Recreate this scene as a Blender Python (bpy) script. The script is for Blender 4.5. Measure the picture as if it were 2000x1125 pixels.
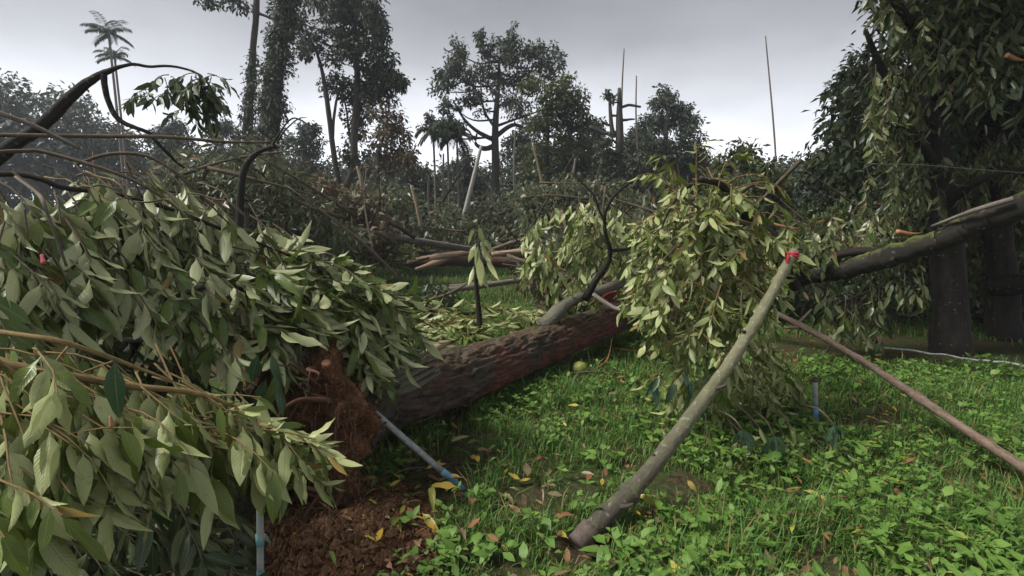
import bpy, math
import numpy as np
from mathutils import Vector, Matrix

for o in list(bpy.data.objects):
    bpy.data.objects.remove(o, do_unlink=True)
rng = np.random.default_rng(11)
SC = bpy.context.scene
COL = SC.collection

# ------------------------------------------------------------------ camera
CAM_Z, PITCH = 1.5, math.radians(7.5)
cam_d = bpy.data.cameras.new('camera')
cam = bpy.data.objects.new('camera', cam_d)
COL.objects.link(cam)
cam.location = (0, 0, CAM_Z)
cam.rotation_euler = (math.pi / 2 - PITCH, 0, 0)
cam_d.sensor_width = 36
cam_d.lens = 18.0
cam_d.clip_start = 0.02
cam_d.clip_end = 2000
SC.camera = cam

# ------------------------------------------------------------------ sky and sun (overcast)
SUN_EL, SUN_AZ = math.radians(52), math.radians(-100)     # azimuth from +Y (view direction) towards +X
world = bpy.data.worlds.new('World')
SC.world = world
world.use_nodes = True
wt = world.node_tree
wt.nodes.clear()
w_out = wt.nodes.new('ShaderNodeOutputWorld')
w_bg = wt.nodes.new('ShaderNodeBackground')
w_sky = wt.nodes.new('ShaderNodeTexSky')
w_sky.sky_type = 'NISHITA'
w_sky.sun_disc = False
w_sky.sun_elevation = SUN_EL
w_sky.sun_rotation = SUN_AZ
w_sky.air_density = 1.0
w_sky.dust_density = 1.0
w_sky.ozone_density = 1.0
w_hsv = wt.nodes.new('ShaderNodeHueSaturation')
w_hsv.inputs['Saturation'].default_value = 0.20
w_tc = wt.nodes.new('ShaderNodeTexCoord')
w_map = wt.nodes.new('ShaderNodeMapping')
w_map.inputs['Scale'].default_value = (1.2, 1.2, 3.0)
w_noise = wt.nodes.new('ShaderNodeTexNoise')
w_noise.inputs['Scale'].default_value = 2.3
w_noise.inputs['Detail'].default_value = 4.0
w_ramp = wt.nodes.new('ShaderNodeMapRange')
w_ramp.inputs['From Min'].default_value = 0.3
w_ramp.inputs['From Max'].default_value = 0.7
w_ramp.inputs['To Min'].default_value = 0.82
w_ramp.inputs['To Max'].default_value = 1.16
w_mul = wt.nodes.new('ShaderNodeVectorMath')
w_mul.operation = 'SCALE'
wt.links.new(w_tc.outputs['Generated'], w_map.inputs['Vector'])
wt.links.new(w_map.outputs['Vector'], w_noise.inputs['Vector'])
wt.links.new(w_noise.outputs['Fac'], w_ramp.inputs['Value'])
wt.links.new(w_sky.outputs['Color'], w_hsv.inputs['Color'])
w_cl = wt.nodes.new('ShaderNodeMix')          # closed cloud layer over the clear sky
w_cl.data_type = 'RGBA'
w_cl.inputs[0].default_value = 0.9
w_cl.inputs[7].default_value = (2.45, 2.52, 2.72, 1)
wt.links.new(w_hsv.outputs['Color'], w_cl.inputs[6])
wt.links.new(w_cl.outputs[2], w_mul.inputs[0])
wt.links.new(w_ramp.outputs['Result'], w_mul.inputs['Scale'])
# overcast deck: bright and even low down, greyer higher up, the same all round
w_sep = wt.nodes.new('ShaderNodeSeparateXYZ')
w_el = wt.nodes.new('ShaderNodeMapRange')
w_el.interpolation_type = 'SMOOTHSTEP'
w_el.inputs['From Min'].default_value = 0.06
w_el.inputs['From Max'].default_value = 0.37
w_el.inputs['To Min'].default_value = 3.3
w_el.inputs['To Max'].default_value = 1.0
w_mul2 = wt.nodes.new('ShaderNodeVectorMath')
w_mul2.operation = 'SCALE'
wt.links.new(w_tc.outputs['Generated'], w_sep.inputs[0])
wt.links.new(w_sep.outputs[2], w_el.inputs['Value'])
wt.links.new(w_mul.outputs['Vector'], w_mul2.inputs[0])
wt.links.new(w_el.outputs['Result'], w_mul2.inputs['Scale'])
wt.links.new(w_mul2.outputs['Vector'], w_bg.inputs['Color'])
wt.links.new(w_bg.outputs['Background'], w_out.inputs['Surface'])
w_bg.inputs['Strength'].default_value = 0.0435

sun_d = bpy.data.lights.new('sun', 'SUN')
sun_d.energy = 1.5
sun_d.angle = math.radians(22)
sun_d.color = (1.0, 0.97, 0.92)
sun = bpy.data.objects.new('sun', sun_d)
COL.objects.link(sun)
_sv = Vector((math.sin(SUN_AZ) * math.cos(SUN_EL), math.cos(SUN_AZ) * math.cos(SUN_EL), math.sin(SUN_EL)))
sun.rotation_euler = _sv.to_track_quat('Z', 'Y').to_euler()
sun.location = (0, 0, 30)

SC.render.engine = 'CYCLES'
SC.cycles.use_denoising = True
SC.cycles.max_bounces = 6
SC.cycles.diffuse_bounces = 3
SC.cycles.transmission_bounces = 3
SC.view_settings.view_transform = 'Standard'
SC.view_settings.look = 'None'
SC.view_settings.exposure = 1.80
SC.view_settings.gamma = 1.0
SC.view_settings.use_curve_mapping = False

# ------------------------------------------------------------------ placing helpers (photo pixel + distance -> world point)
F_ = np.array([0, math.cos(PITCH), -math.sin(PITCH)])
U_ = np.array([0, math.sin(PITCH), math.cos(PITCH)])
R_ = np.array([1.0, 0, 0])
C_ = np.array([0, 0, CAM_Z])
def ray(px, py):
    return F_ + (px - 1000.0) / 1000 * R_ + (562.5 - py) / 1000 * U_
def at(px, py, Y):
    d = ray(px, py)
    return C_ + d * (Y / d[1])
def gnd(px, py, z=0.0):
    d = ray(px, py)
    return C_ + d * ((z - CAM_Z) / d[2])
def proj(p):
    q = np.atleast_2d(p) - C_
    dz = q @ F_
    dz = np.where(dz < 0.05, 0.05, dz)
    return 1000 + 1000 * (q @ R_) / dz, 562.5 - 1000 * (q @ U_) / dz, q @ F_
def nz(v):
    v = np.asarray(v, float)
    return v / (np.linalg.norm(v, axis=-1, keepdims=True) + 1e-12)

def _hash(i, j, k):
    n = (i * 374761393 + j * 668265263 + k * 2147483647 + 1013904223) & 0x7fffffff
    n = ((n ^ (n >> 13)) * 1274126177) & 0x7fffffff
    return ((n ^ (n >> 16)) & 0xffff) / 65535.0
def vnoise(p):
    p = np.asarray(p, float)
    i = np.floor(p).astype(np.int64)
    f = p - i
    f = f * f * (3 - 2 * f)
    r = 0
    for a in (0, 1):
        for b in (0, 1):
            for c in (0, 1):
                w = (f[..., 0] if a else 1 - f[..., 0]) * (f[..., 1] if b else 1 - f[..., 1]) * (f[..., 2] if c else 1 - f[..., 2])
                r = r + w * _hash(i[..., 0] + a, i[..., 1] + b, i[..., 2] + c)
    return r
def fbm(p, o=3):
    p = np.asarray(p, float)
    r, a, s = 0, 0.5, 0
    for k in range(o):
        r = r + a * vnoise(p * 2 ** k + 17.3 * k)
        s += a
        a *= 0.5
    return r / s - 0.5
def gh(x, y):
    x = np.asarray(x, float); y = np.asarray(y, float)
    p = np.stack([x * 0.9, y * 0.9, x * 0], -1)
    return 0.10 * fbm(p, 3) * np.clip(y / 3, 0.3, 1)

# ------------------------------------------------------------------ mesh helpers
class Buf:
    def __init__(s):
        s.v, s.q, s.t, s.uv, s.ti, s.n = [], [], [], [], [], 0
    def add(s, v, q=None, t=None, uv=None, ti=None):
        v = np.asarray(v, float)
        if q is not None and len(q): s.q.append(np.asarray(q, np.int64) + s.n)
        if t is not None and len(t): s.t.append(np.asarray(t, np.int64) + s.n)
        s.v.append(v)
        s.uv.append(np.zeros((len(v), 2)) if uv is None else np.asarray(uv, float))
        s.ti.append(np.zeros(len(v)) if ti is None else np.broadcast_to(np.asarray(ti, float), (len(v),)))
        s.n += len(v)
    def mesh(s, name, mat, smooth=True, off=None):
        me = bpy.data.meshes.new(name)
        v = np.concatenate(s.v)
        if off is not None: v = v - np.asarray(off)
        q = np.concatenate(s.q) if s.q else np.zeros((0, 4), np.int64)
        t = np.concatenate(s.t) if s.t else np.zeros((0, 3), np.int64)
        lv = np.concatenate([q.ravel(), t.ravel()])
        st = np.concatenate([np.arange(len(q)) * 4, len(q) * 4 + np.arange(len(t)) * 3])
        me.vertices.add(len(v)); me.vertices.foreach_set('co', v.astype(np.float32).ravel())
        me.loops.add(len(lv)); me.loops.foreach_set('vertex_index', lv.astype(np.int32))
        me.polygons.add(len(st)); me.polygons.foreach_set('loop_start', st.astype(np.int32))
        me.polygons.foreach_set('use_smooth', np.full(len(st), smooth, bool))
        me.update(calc_edges=True)
        ul = me.uv_layers.new(name='UVMap')
        ul.data.foreach_set('uv', np.concatenate(s.uv)[lv].astype(np.float32).ravel())
        at_ = me.attributes.new('tint', 'FLOAT', 'POINT')
        at_.data.foreach_set('value', np.concatenate(s.ti).astype(np.float32))
        me.materials.append(mat)
        me.validate()
        return me

def link(o, parent=None):
    COL.objects.link(o)
    if parent is not None: o.parent = parent
    return o
def thing(name, label, cat, loc, group=None):
    o = bpy.data.objects.new(name, None)
    o.empty_display_size = 0.1
    COL.objects.link(o)
    o.location = tuple(loc)
    o['label'] = label; o['category'] = cat
    if group: o['group'] = group
    return o
def part(name, buf, mat, parent=None, smooth=True, kind=None, label=None, owner=None):
    """mesh part of a thing, verts given in world coordinates"""
    off = None
    o = None
    if parent is not None:
        off = np.zeros(3); q = parent
        while q is not None:
            off = off + np.array(q.location); q = q.parent
    o = bpy.data.objects.new(name, buf.mesh(name, mat, smooth, off))
    link(o, parent)
    if kind: o['kind'] = kind
    if label: o['label'] = label
    return o
def solo(name, buf, mat, label, cat, group=None, smooth=True, origin=None):
    v = np.concatenate(buf.v)
    og = np.array([v[:, 0].mean(), v[:, 1].mean(), v[:, 2].min()]) if origin is None else np.asarray(origin)
    o = bpy.data.objects.new(name, buf.mesh(name, mat, smooth, og))
    o.location = tuple(og)
    link(o)
    o['label'] = label; o['category'] = cat
    if group: o['group'] = group
    return o

def spline(pts, n):
    pts = np.asarray(pts, float)
    if len(pts) == 2:
        t = np.linspace(0, 1, n)[:, None]
        return pts[0] * (1 - t) + pts[1] * t
    P = np.vstack([2 * pts[0] - pts[1], pts, 2 * pts[-1] - pts[-2]])
    m = len(pts) - 1
    tt = np.linspace(0, m - 1e-6, n)
    i = tt.astype(int); f = (tt - i)[:, None]
    a, b, c, d = P[i], P[i + 1], P[i + 2], P[i + 3]
    return 0.5 * (2 * b + (c - a) * f + (2 * a - 5 * b + 4 * c - d) * f ** 2 + (3 * b - a - 3 * c + d) * f ** 3)

def tube(buf, pts, rad, n=None, sides=8, rough=0.0, rfreq=6.0, cap=True, ti=None, wob=0.0, knots=0, furrow=None):
    """swept tube through pts (spline) with radii rad, optionally uneven"""
    pts = np.asarray(pts, float)
    if n is None: n = max(2, (len(pts) - 1) * 5 + 1)
    c = spline(pts, n)
    r = np.interp(np.linspace(0, 1, n), np.linspace(0, 1, len(np.atleast_1d(rad))), np.atleast_1d(rad)) if np.ndim(rad) else np.full(n, float(rad))
    if wob:
        ph = rng.uniform(0, 50, 3)
        for k in range(3):
            c[:, k] += wob * fbm(np.stack([np.linspace(0, n / 4, n) + ph[k], np.full(n, ph[k]), np.full(n, 1.7 * k)], -1), 2) * 2
    if knots:
        for _ in range(knots):
            k0 = rng.uniform(0.08, 0.95) * n
            r = r * (1 + 0.22 * np.exp(-((np.arange(n) - k0) / 0.9) ** 2))
    d = nz(np.gradient(c, axis=0))
    up = np.array([0, 0, 1.0]) if abs(d[0, 2]) < 0.9 else np.array([0, 1.0, 0])
    x = nz(np.cross(d, up)); y = np.cross(x, d)
    a = np.linspace(0, 2 * np.pi, sides, endpoint=False) - np.pi / 2
    ca, sa = np.cos(a), np.sin(a)
    dirs = x[:, None, :] * ca[None, :, None] + y[:, None, :] * sa[None, :, None]
    rr = np.repeat(r[:, None], sides, 1)
    if rough:
        q = c[:, None, :] + dirs * rr[..., None]
        rr = rr * (1 + rough * 2 * fbm(q * rfreq, 3))
    if furrow:
        amp, nu_, nv_ = furrow
        Lr = np.concatenate([[0], np.cumsum(np.linalg.norm(np.diff(c, axis=0), axis=1))])
        q = np.stack([np.repeat(ca[None] * nu_, n, 0), np.repeat(sa[None] * nu_, n, 0), np.repeat(Lr[:, None] * nv_, sides, 1)], -1)
        fz = fbm(q, 3)
        rr = rr * (1 - amp * np.clip(0.12 - np.abs(fz), 0, 0.12) / 0.12 + amp * 0.6 * fbm(q * 2.3 + 31, 2))
    v = c[:, None, :] + dirs * rr[..., None]
    v = v.reshape(-1, 3)
    L = np.concatenate([[0], np.cumsum(np.linalg.norm(np.diff(c, axis=0), axis=1))])
    uv = np.stack([np.repeat((np.arange(sides) / sides)[None], n, 0), np.repeat(L[:, None], sides, 1)], -1).reshape(-1, 2)
    i, j = np.meshgrid(np.arange(n - 1), np.arange(sides), indexing='ij')
    j2 = (j + 1) % sides
    q = np.stack([i * sides + j, i * sides + j2, (i + 1) * sides + j2, (i + 1) * sides + j], -1).reshape(-1, 4)
    t = []
    if cap:
        v = np.vstack([v, c[0], c[-1]]); uv = np.vstack([uv, [[0.5, 0]], [[0.5, L[-1]]]])
        m = n * sides
        for k in range(sides):
            k2 = (k + 1) % sides
            t.append((m, k2, k)); t.append((m + 1, (n - 1) * sides + k, (n - 1) * sides + k2))
    buf.add(v, q, t, uv, ti)

# ------------------------------------------------------------------ materials
class NT:
    def __init__(s, name):
        s.m = bpy.data.materials.new(name); s.m.use_nodes = True
        s.t = s.m.node_tree; s.t.nodes.clear()
        s.out = s.n('ShaderNodeOutputMaterial')
    def n(s, typ, **kw):
        nd = s.t.nodes.new(typ)
        for k, v in kw.items():
            if k.startswith('_'): setattr(nd, k[1:], v); continue
            key = int(k[1:]) if k[0] == 'i' and k[1:].isdigit() else k.replace('__', ' ')
            s.set(nd.inputs[key], v)
        return nd
    def set(s, inp, v):
        if isinstance(v, bpy.types.NodeSocket): s.t.links.new(v, inp)
        elif isinstance(v, bpy.types.Node): s.t.links.new(v.outputs[0], inp)
        elif isinstance(v, tuple) and len(v) == 3 and inp.type == 'RGBA': inp.default_value = (*v, 1)
        else: inp.default_value = v
    def math(s, op, a, b=0.0, c=None, clamp=False):
        nd = s.n('ShaderNodeMath', _operation=op, i0=a, i1=b); nd.use_clamp = clamp
        if c is not None: s.set(nd.inputs[2], c)
        return nd.outputs[0]
    def mix(s, f, a, b):
        nd = s.n('ShaderNodeMix', _data_type='RGBA')
        s.set(nd.inputs[0], f); s.set(nd.inputs[6], a); s.set(nd.inputs[7], b)
        return nd.outputs[2]
    def noise(s, vec, scale, detail=3.0, rough=0.55, out='Fac'):
        nd = s.n('ShaderNodeTexNoise', Scale=scale, Detail=detail, Roughness=rough)
        if vec is not None: s.set(nd.inputs['Vector'], vec)
        return nd.outputs[out]
    def rng_(s, v, a, b, lo=0.0, hi=1.0):
        nd = s.n('ShaderNodeMapRange', i0=v, i1=a, i2=b, i3=lo, i4=hi)
        return nd.outputs[0]
    def bump(s, h, st=0.5, dist=0.01):
        return s.n('ShaderNodeBump', Strength=st, Distance=dist, Height=h).outputs[0]
    def bsdf(s, col, rough=0.8, nrm=None, spec=0.3, trans=None, tcol=None):
        b = s.n('ShaderNodeBsdfPrincipled')
        s.set(b.inputs['Base Color'], col); s.set(b.inputs['Roughness'], rough)
        s.set(b.inputs['Specular IOR Level'], spec)
        if nrm is not None: s.set(b.inputs['Normal'], nrm)
        sh = b.outputs[0]
        if trans:
            t = s.n('ShaderNodeBsdfTranslucent'); s.set(t.inputs['Color'], tcol if tcol is not None else col)
            mx = s.n('ShaderNodeMixShader'); s.set(mx.inputs[0], trans)
            s.t.links.new(sh, mx.inputs[1]); s.t.links.new(t.outputs[0], mx.inputs[2]); sh = mx.outputs[0]
        s.t.links.new(sh, s.out.inputs['Surface'])
        return s.m

def leaf_mat(name, top, top2, low, low2, dry=None, dryfrac=0.0, trans=0.22, rough=0.36, veins=True):
    N = NT(name)
    att = N.n('ShaderNodeAttribute', _attribute_name='tint').outputs['Fac']
    oi = N.n('ShaderNodeObjectInfo').outputs['Random']
    tint = N.math('FRACT', N.math('ADD', att, oi))
    geo = N.n('ShaderNodeNewGeometry')
    back = geo.outputs['Backfacing']
    c1 = N.mix(tint, top, top2)
    c2 = N.mix(tint, low, low2)
    col = N.mix(back, c1, c2)
    hgt = None
    if veins:
        uv = N.n('ShaderNodeUVMap').outputs[0]
        sx = N.n('ShaderNodeSeparateXYZ', i0=uv)
        u = N.math('ABSOLUTE', N.math('SUBTRACT', sx.outputs[0], 0.5))
        mid = N.rng_(u, 0.018, 0.05, 1.0, 0.0)
        sv = N.math('SINE', N.math('MULTIPLY', N.math('SUBTRACT', sx.outputs[1], N.math('MULTIPLY', u, 0.35)), 80.0))
        svm = N.rng_(sv, 0.75, 1.0, 0.0, 0.35)
        vein = N.math('MAXIMUM', mid, svm)
        col = N.mix(N.math('MULTIPLY', vein, 0.35), col, (0.30, 0.32, 0.14))
        hgt = N.math('ADD', N.math('MULTIPLY', sv, 0.25), mid)
        pos = geo.outputs['Position']
        bl = N.noise(pos, 38.0, 2.0)
        col = N.mix(N.rng_(bl, 0.62, 0.72, 0.0, 0.35), col, (0.13, 0.10, 0.045))
    if dry:
        col = N.mix(N.rng_(tint, 1 - dryfrac, 1 - dryfrac + 0.01), col, dry)
    nrm = N.bump(hgt, 0.35, 0.002) if hgt is not None else None
    return N.bsdf(col, rough, nrm, 0.45, trans)

M = {}
M['leaf'] = leaf_mat('durian_leaf', (0.060, 0.105, 0.018), (0.115, 0.165, 0.032), (0.275, 0.305, 0.140), (0.43, 0.455, 0.245), (0.20, 0.15, 0.04), 0.03)
M['leaf_olive'] = leaf_mat('olive_leaf', (0.085, 0.13, 0.020), (0.145, 0.195, 0.036), (0.27, 0.305, 0.115), (0.40, 0.435, 0.19), (0.24, 0.17, 0.04), 0.03)
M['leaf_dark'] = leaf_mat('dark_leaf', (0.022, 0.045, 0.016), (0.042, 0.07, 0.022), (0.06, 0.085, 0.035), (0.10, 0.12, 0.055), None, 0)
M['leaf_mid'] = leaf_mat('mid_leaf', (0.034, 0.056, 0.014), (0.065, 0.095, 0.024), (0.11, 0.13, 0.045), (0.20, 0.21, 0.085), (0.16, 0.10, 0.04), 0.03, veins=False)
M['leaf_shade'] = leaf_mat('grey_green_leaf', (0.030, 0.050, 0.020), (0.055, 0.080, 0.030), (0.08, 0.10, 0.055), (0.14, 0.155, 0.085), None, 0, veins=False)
M['leaf_wreck'] = leaf_mat('storm_battered_leaf', (0.055, 0.075, 0.034), (0.10, 0.125, 0.060), (0.14, 0.16, 0.085), (0.24, 0.25, 0.145), (0.17, 0.11, 0.05), 0.08, veins=False)
M['leaf_far'] = leaf_mat('far_leaf', (0.028, 0.042, 0.022), (0.048, 0.062, 0.032), (0.05, 0.07, 0.035), (0.075, 0.09, 0.045), None, 0, 0.2, 0.6, veins=False)
M['leaf_dry'] = leaf_mat('withered_leaf', (0.075, 0.060, 0.030), (0.12, 0.10, 0.05), (0.10, 0.09, 0.05), (0.17, 0.15, 0.09), (0.16, 0.08, 0.035), 0.15, 0.2, 0.6, veins=False)
M['leaf_yellow'] = leaf_mat('yellow_leaf', (0.42, 0.27, 0.03), (0.36, 0.34, 0.06), (0.40, 0.30, 0.06), (0.34, 0.33, 0.09), None, 0, 0.15)
M['leaf_rust'] = leaf_mat('rust_leaf', (0.26, 0.11, 0.05), (0.20, 0.10, 0.055), (0.30, 0.16, 0.09), (0.24, 0.15, 0.09), None, 0, 0.1)
M['leaf_tan'] = leaf_mat('tan_leaf', (0.22, 0.16, 0.08), (0.14, 0.10, 0.055), (0.30, 0.25, 0.15), (0.22, 0.18, 0.11), None, 0, 0.1)
M['leaf_blue'] = leaf_mat('bluish_leaf', (0.026, 0.070, 0.032), (0.038, 0.085, 0.036), (0.10, 0.15, 0.085), (0.13, 0.17, 0.10), None, 0, 0.15, 0.3)
M['weed'] = leaf_mat('weed_leaf', (0.085, 0.19, 0.026), (0.17, 0.30, 0.050), (0.15, 0.25, 0.065), (0.20, 0.31, 0.10), None, 0, 0.3, 0.5)
M['grass'] = leaf_mat('grass_blade', (0.058, 0.155, 0.026), (0.155, 0.29, 0.055), (0.07, 0.17, 0.028), (0.165, 0.30, 0.060), (0.24, 0.19, 0.07), 0.13, 0.3, 0.55, veins=False)
M['palm'] = leaf_mat('palm_leaf', (0.03, 0.05, 0.02), (0.05, 0.07, 0.03), (0.05, 0.08, 0.03), (0.08, 0.10, 0.04), None, 0, 0.2, 0.6, veins=False)

def bark_mat(name, dark, light, fx=9.0, fy=2.5, moss=0.0, mosscol=(0.07, 0.085, 0.02), red=0.0, redcol=(0.16, 0.035, 0.025), bump=0.8, rough=0.85, dist=0.012, fine=60.0):
    N = NT(name)
    uv = N.n('ShaderNodeUVMap').outputs[0]
    mp = N.n('ShaderNodeMapping', Vector=uv, Scale=(fx, fy, 1.0)).outputs[0]
    geo = N.n('ShaderNodeNewGeometry'); pos = geo.outputs['Position']
    n1 = N.noise(mp, 1.0, 5.0, 0.65)
    n2 = N.noise(pos, fine, 4.0, 0.6)
    h = N.math('ADD', N.math('MULTIPLY', n1, 0.7), N.math('MULTIPLY', n2, 0.3))
    col = N.mix(N.rng_(h, 0.36, 0.64), dark, light)
    lich = N.noise(pos, 21.0, 3.0)
    col = N.mix(N.rng_(lich, 0.64, 0.70, 0, 0.5), col, (0.20, 0.20, 0.16))
    if red:
        rn = N.noise(pos, 2.4, 8.0, 0.75)
        along = N.rng_(N.math('ADD', N.n('ShaderNodeSeparateXYZ', i0=uv).outputs[1], N.math('MULTIPLY', rn, 1.2)), 1.2, 2.6, 0.12, 1.0)
        col = N.mix(N.math('MULTIPLY', along, N.math('MULTIPLY', N.rng_(rn, 0.60 - red * 0.2, 0.68 - red * 0.1), N.rng_(n2, 0.35, 0.55))), col, redcol)
    if moss:
        nrm = N.n('ShaderNodeSeparateXYZ', i0=geo.outputs['Normal']).outputs[2]
        mn = N.math('ADD', nrm, N.math('MULTIPLY', N.math('SUBTRACT', N.noise(pos, 7.0, 8.0, 0.75), 0.5), 2.4))
        mm = N.math('MULTIPLY', N.rng_(mn, 0.5, 1.25), moss)
        col = N.mix(mm, col, N.mix(n2, mosscol, tuple(c * 1.9 for c in mosscol)))
    return N.bsdf(col, rough, N.bump(h, bump, dist), 0.25)
M['bark_log'] = bark_mat('red_brown_mossy_bark', (0.016, 0.013, 0.010), (0.115, 0.092, 0.074), 22, 5.0, 0.7, (0.055, 0.058, 0.026), 0.9, (0.20, 0.055, 0.045), bump=1.0, dist=0.02)
M['bark_dark'] = bark_mat('dark_bark', (0.008, 0.0065, 0.005), (0.034, 0.028, 0.022), 12, 3)
M['bark_moss'] = bark_mat('mossy_bark', (0.009, 0.008, 0.006), (0.036, 0.031, 0.023), 10, 3, 1.0, (0.085, 0.105, 0.018))
M['bark_grey'] = bark_mat('grey_branch_bark', (0.07, 0.062, 0.048), (0.20, 0.19, 0.15), 8, 4, 0.5, (0.08, 0.09, 0.035))
M['bark_far'] = bark_mat('far_bark', (0.030, 0.026, 0.022), (0.085, 0.075, 0.062), 6, 2)
M['bark_pale'] = bark_mat('pale_bark', (0.20, 0.19, 0.17), (0.48, 0.46, 0.42), 5, 3)
M['twig'] = bark_mat('ochre_twig', (0.11, 0.075, 0.03), (0.24, 0.17, 0.07), 4, 20, bump=0.4, dist=0.002)
M['twig_brown'] = bark_mat('brown_twig', (0.05, 0.037, 0.024), (0.13, 0.10, 0.065), 4, 16, bump=0.4, dist=0.002)
M['root'] = bark_mat('root_bark', (0.05, 0.024, 0.014), (0.15, 0.075, 0.042), 5, 9, bump=0.7)
M['pole_pink'] = bark_mat('pinkish_pole', (0.085, 0.058, 0.042), (0.22, 0.158, 0.118), 6, 9, bump=0.6, dist=0.005)
M['pole_tan'] = bark_mat('tan_pole', (0.16, 0.12, 0.08), (0.36, 0.29, 0.20), 4, 6)
M['pole_grey'] = bark_mat('weathered_pole', (0.085, 0.07, 0.058), (0.22, 0.19, 0.16), 6, 4)
M['split'] = bark_mat('split_wood', (0.20, 0.13, 0.085), (0.44, 0.32, 0.22), 14, 2.0, bump=0.5, rough=0.75)
M['cut'] = bark_mat('orange_cut_wood', (0.28, 0.12, 0.06), (0.44, 0.23, 0.13), 6, 6, bump=0.3, rough=0.7)
M['redwood'] = bark_mat('torn_red_bark', (0.17, 0.035, 0.03), (0.42, 0.11, 0.10), 10, 3, bump=0.5)

def pole_front():
    N = NT('grey_green_pole')
    uv = N.n('ShaderNodeUVMap').outputs[0]
    v = N.n('ShaderNodeSeparateXYZ', i0=uv).outputs[1]
    pos = N.n('ShaderNodeNewGeometry').outputs['Position']
    mp = N.n('ShaderNodeMapping', Vector=uv, Scale=(9, 7, 1)).outputs[0]
    n1 = N.noise(mp, 1.0, 5.0, 0.65); n2 = N.noise(pos, 30, 4.0)
    pale_up = N.rng_(N.math('ADD', v, N.math('MULTIPLY', n2, 0.6)), 0.5, 1.75)  # blend along the pole, dark at the foot, paler towards the top
    c1 = N.mix(n1, (0.032, 0.027, 0.020), (0.10, 0.088, 0.066))
    c2 = N.mix(n1, (0.10, 0.096, 0.055), (0.235, 0.23, 0.14))
    col = N.mix(pale_up, c1, c2)
    col = N.mix(N.rng_(n2, 0.60, 0.68, 0, 0.6), col, (0.30, 0.30, 0.23))
    col = N.mix(N.rng_(N.noise(pos, 11, 3.0), 0.55, 0.66, 0, 0.5), col, (0.13, 0.15, 0.05))
    return N.bsdf(col, 0.75, N.bump(N.math('ADD', n1, n2), 0.9, 0.008), 0.2)
M['pole_front'] = pole_front()

def soil_mat(name, a, b, c):
    N = NT(name)
    pos = N.n('ShaderNodeNewGeometry').outputs['Position']
    n1 = N.noise(pos, 9.0, 6.0, 0.7); n2 = N.noise(pos, 70.0, 4.0, 0.7)
    col = N.mix(N.rng_(n1, 0.35, 0.65), a, b)
    col = N.mix(N.rng_(n2, 0.5, 0.7), col, c)
    return N.bsdf(col, 0.95, N.bump(N.math('ADD', n1, N.math('MULTIPLY', n2, 0.4)), 1.0, 0.02), 0.1)
M['soil'] = soil_mat('red_brown_soil', (0.050, 0.023, 0.012), (0.15, 0.072, 0.036), (0.25, 0.14, 0.075))
M['clod'] = soil_mat('soil_crumb', (0.055, 0.029, 0.016), (0.13, 0.07, 0.038), (0.23, 0.14, 0.08))

def ground_mat():
    N = NT('orchard_ground')
    pos = N.n('ShaderNodeNewGeometry').outputs['Position']
    n1 = N.noise(pos, 1.3, 5.0, 0.6); n2 = N.noise(pos, 30.0, 5.0, 0.7); n3 = N.noise(pos, 6.0, 4.0, 0.6)
    soil = N.mix(N.rng_(n2, 0.35, 0.65), (0.030, 0.022, 0.013), (0.10, 0.072, 0.042))
    grn = N.mix(N.rng_(n2, 0.35, 0.65), (0.025, 0.05, 0.012), (0.06, 0.10, 0.025))
    col = N.mix(N.rng_(N.math('ADD', n1, N.math('MULTIPLY', n3, 0.5)), 0.62, 0.85), grn, soil)
    return N.bsdf(col, 0.95, N.bump(N.math('ADD', n2, n3), 1.0, 0.03), 0.1)
M['ground'] = ground_mat()

def plain(name, col, rough=0.5, var=0.15, scale=25.0, spec=0.4, dirt=(0.10, 0.085, 0.06)):
    N = NT(name)
    pos = N.n('ShaderNodeNewGeometry').outputs['Position']
    n = N.noise(pos, scale, 4.0, 0.6)
    c = N.mix(N.rng_(n, 0.3, 0.7), tuple(x * (1 - var) for x in col), tuple(min(1, x * (1 + var)) for x in col))
    c = N.mix(N.rng_(N.noise(pos, 18.0, 8.0, 0.7), 0.48, 0.66, 0, 0.75), c, dirt)
    return N.bsdf(c, rough, N.bump(n, 0.15, 0.003), spec)
M['pvc_grey'] = plain('weathered_grey_pvc', (0.27, 0.28, 0.30), 0.5)
M['pvc_blue'] = plain('blue_pvc', (0.10, 0.30, 0.52), 0.45)
M['pvc_teal'] = plain('faded_teal_pvc', (0.13, 0.32, 0.34), 0.5)
M['black_plastic'] = plain('black_plastic', (0.02, 0.02, 0.022), 0.35)
M['red_plastic'] = plain('red_plastic', (0.55, 0.06, 0.03), 0.4)
M['red_cloth'] = plain('red_cloth', (0.40, 0.045, 0.06), 0.95, 0.25, 60, 0.1, (0.25, 0.03, 0.03))
M['hose'] = plain('pale_hose', (0.42, 0.42, 0.40), 0.5)
M['metal'] = plain('bright_metal', (0.75, 0.75, 0.75), 0.3, 0.05)
M['wire'] = plain('grey_wire', (0.22, 0.22, 0.22), 0.5)
M['fruit'] = plain('green_fruit', (0.20, 0.24, 0.04), 0.6)

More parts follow.
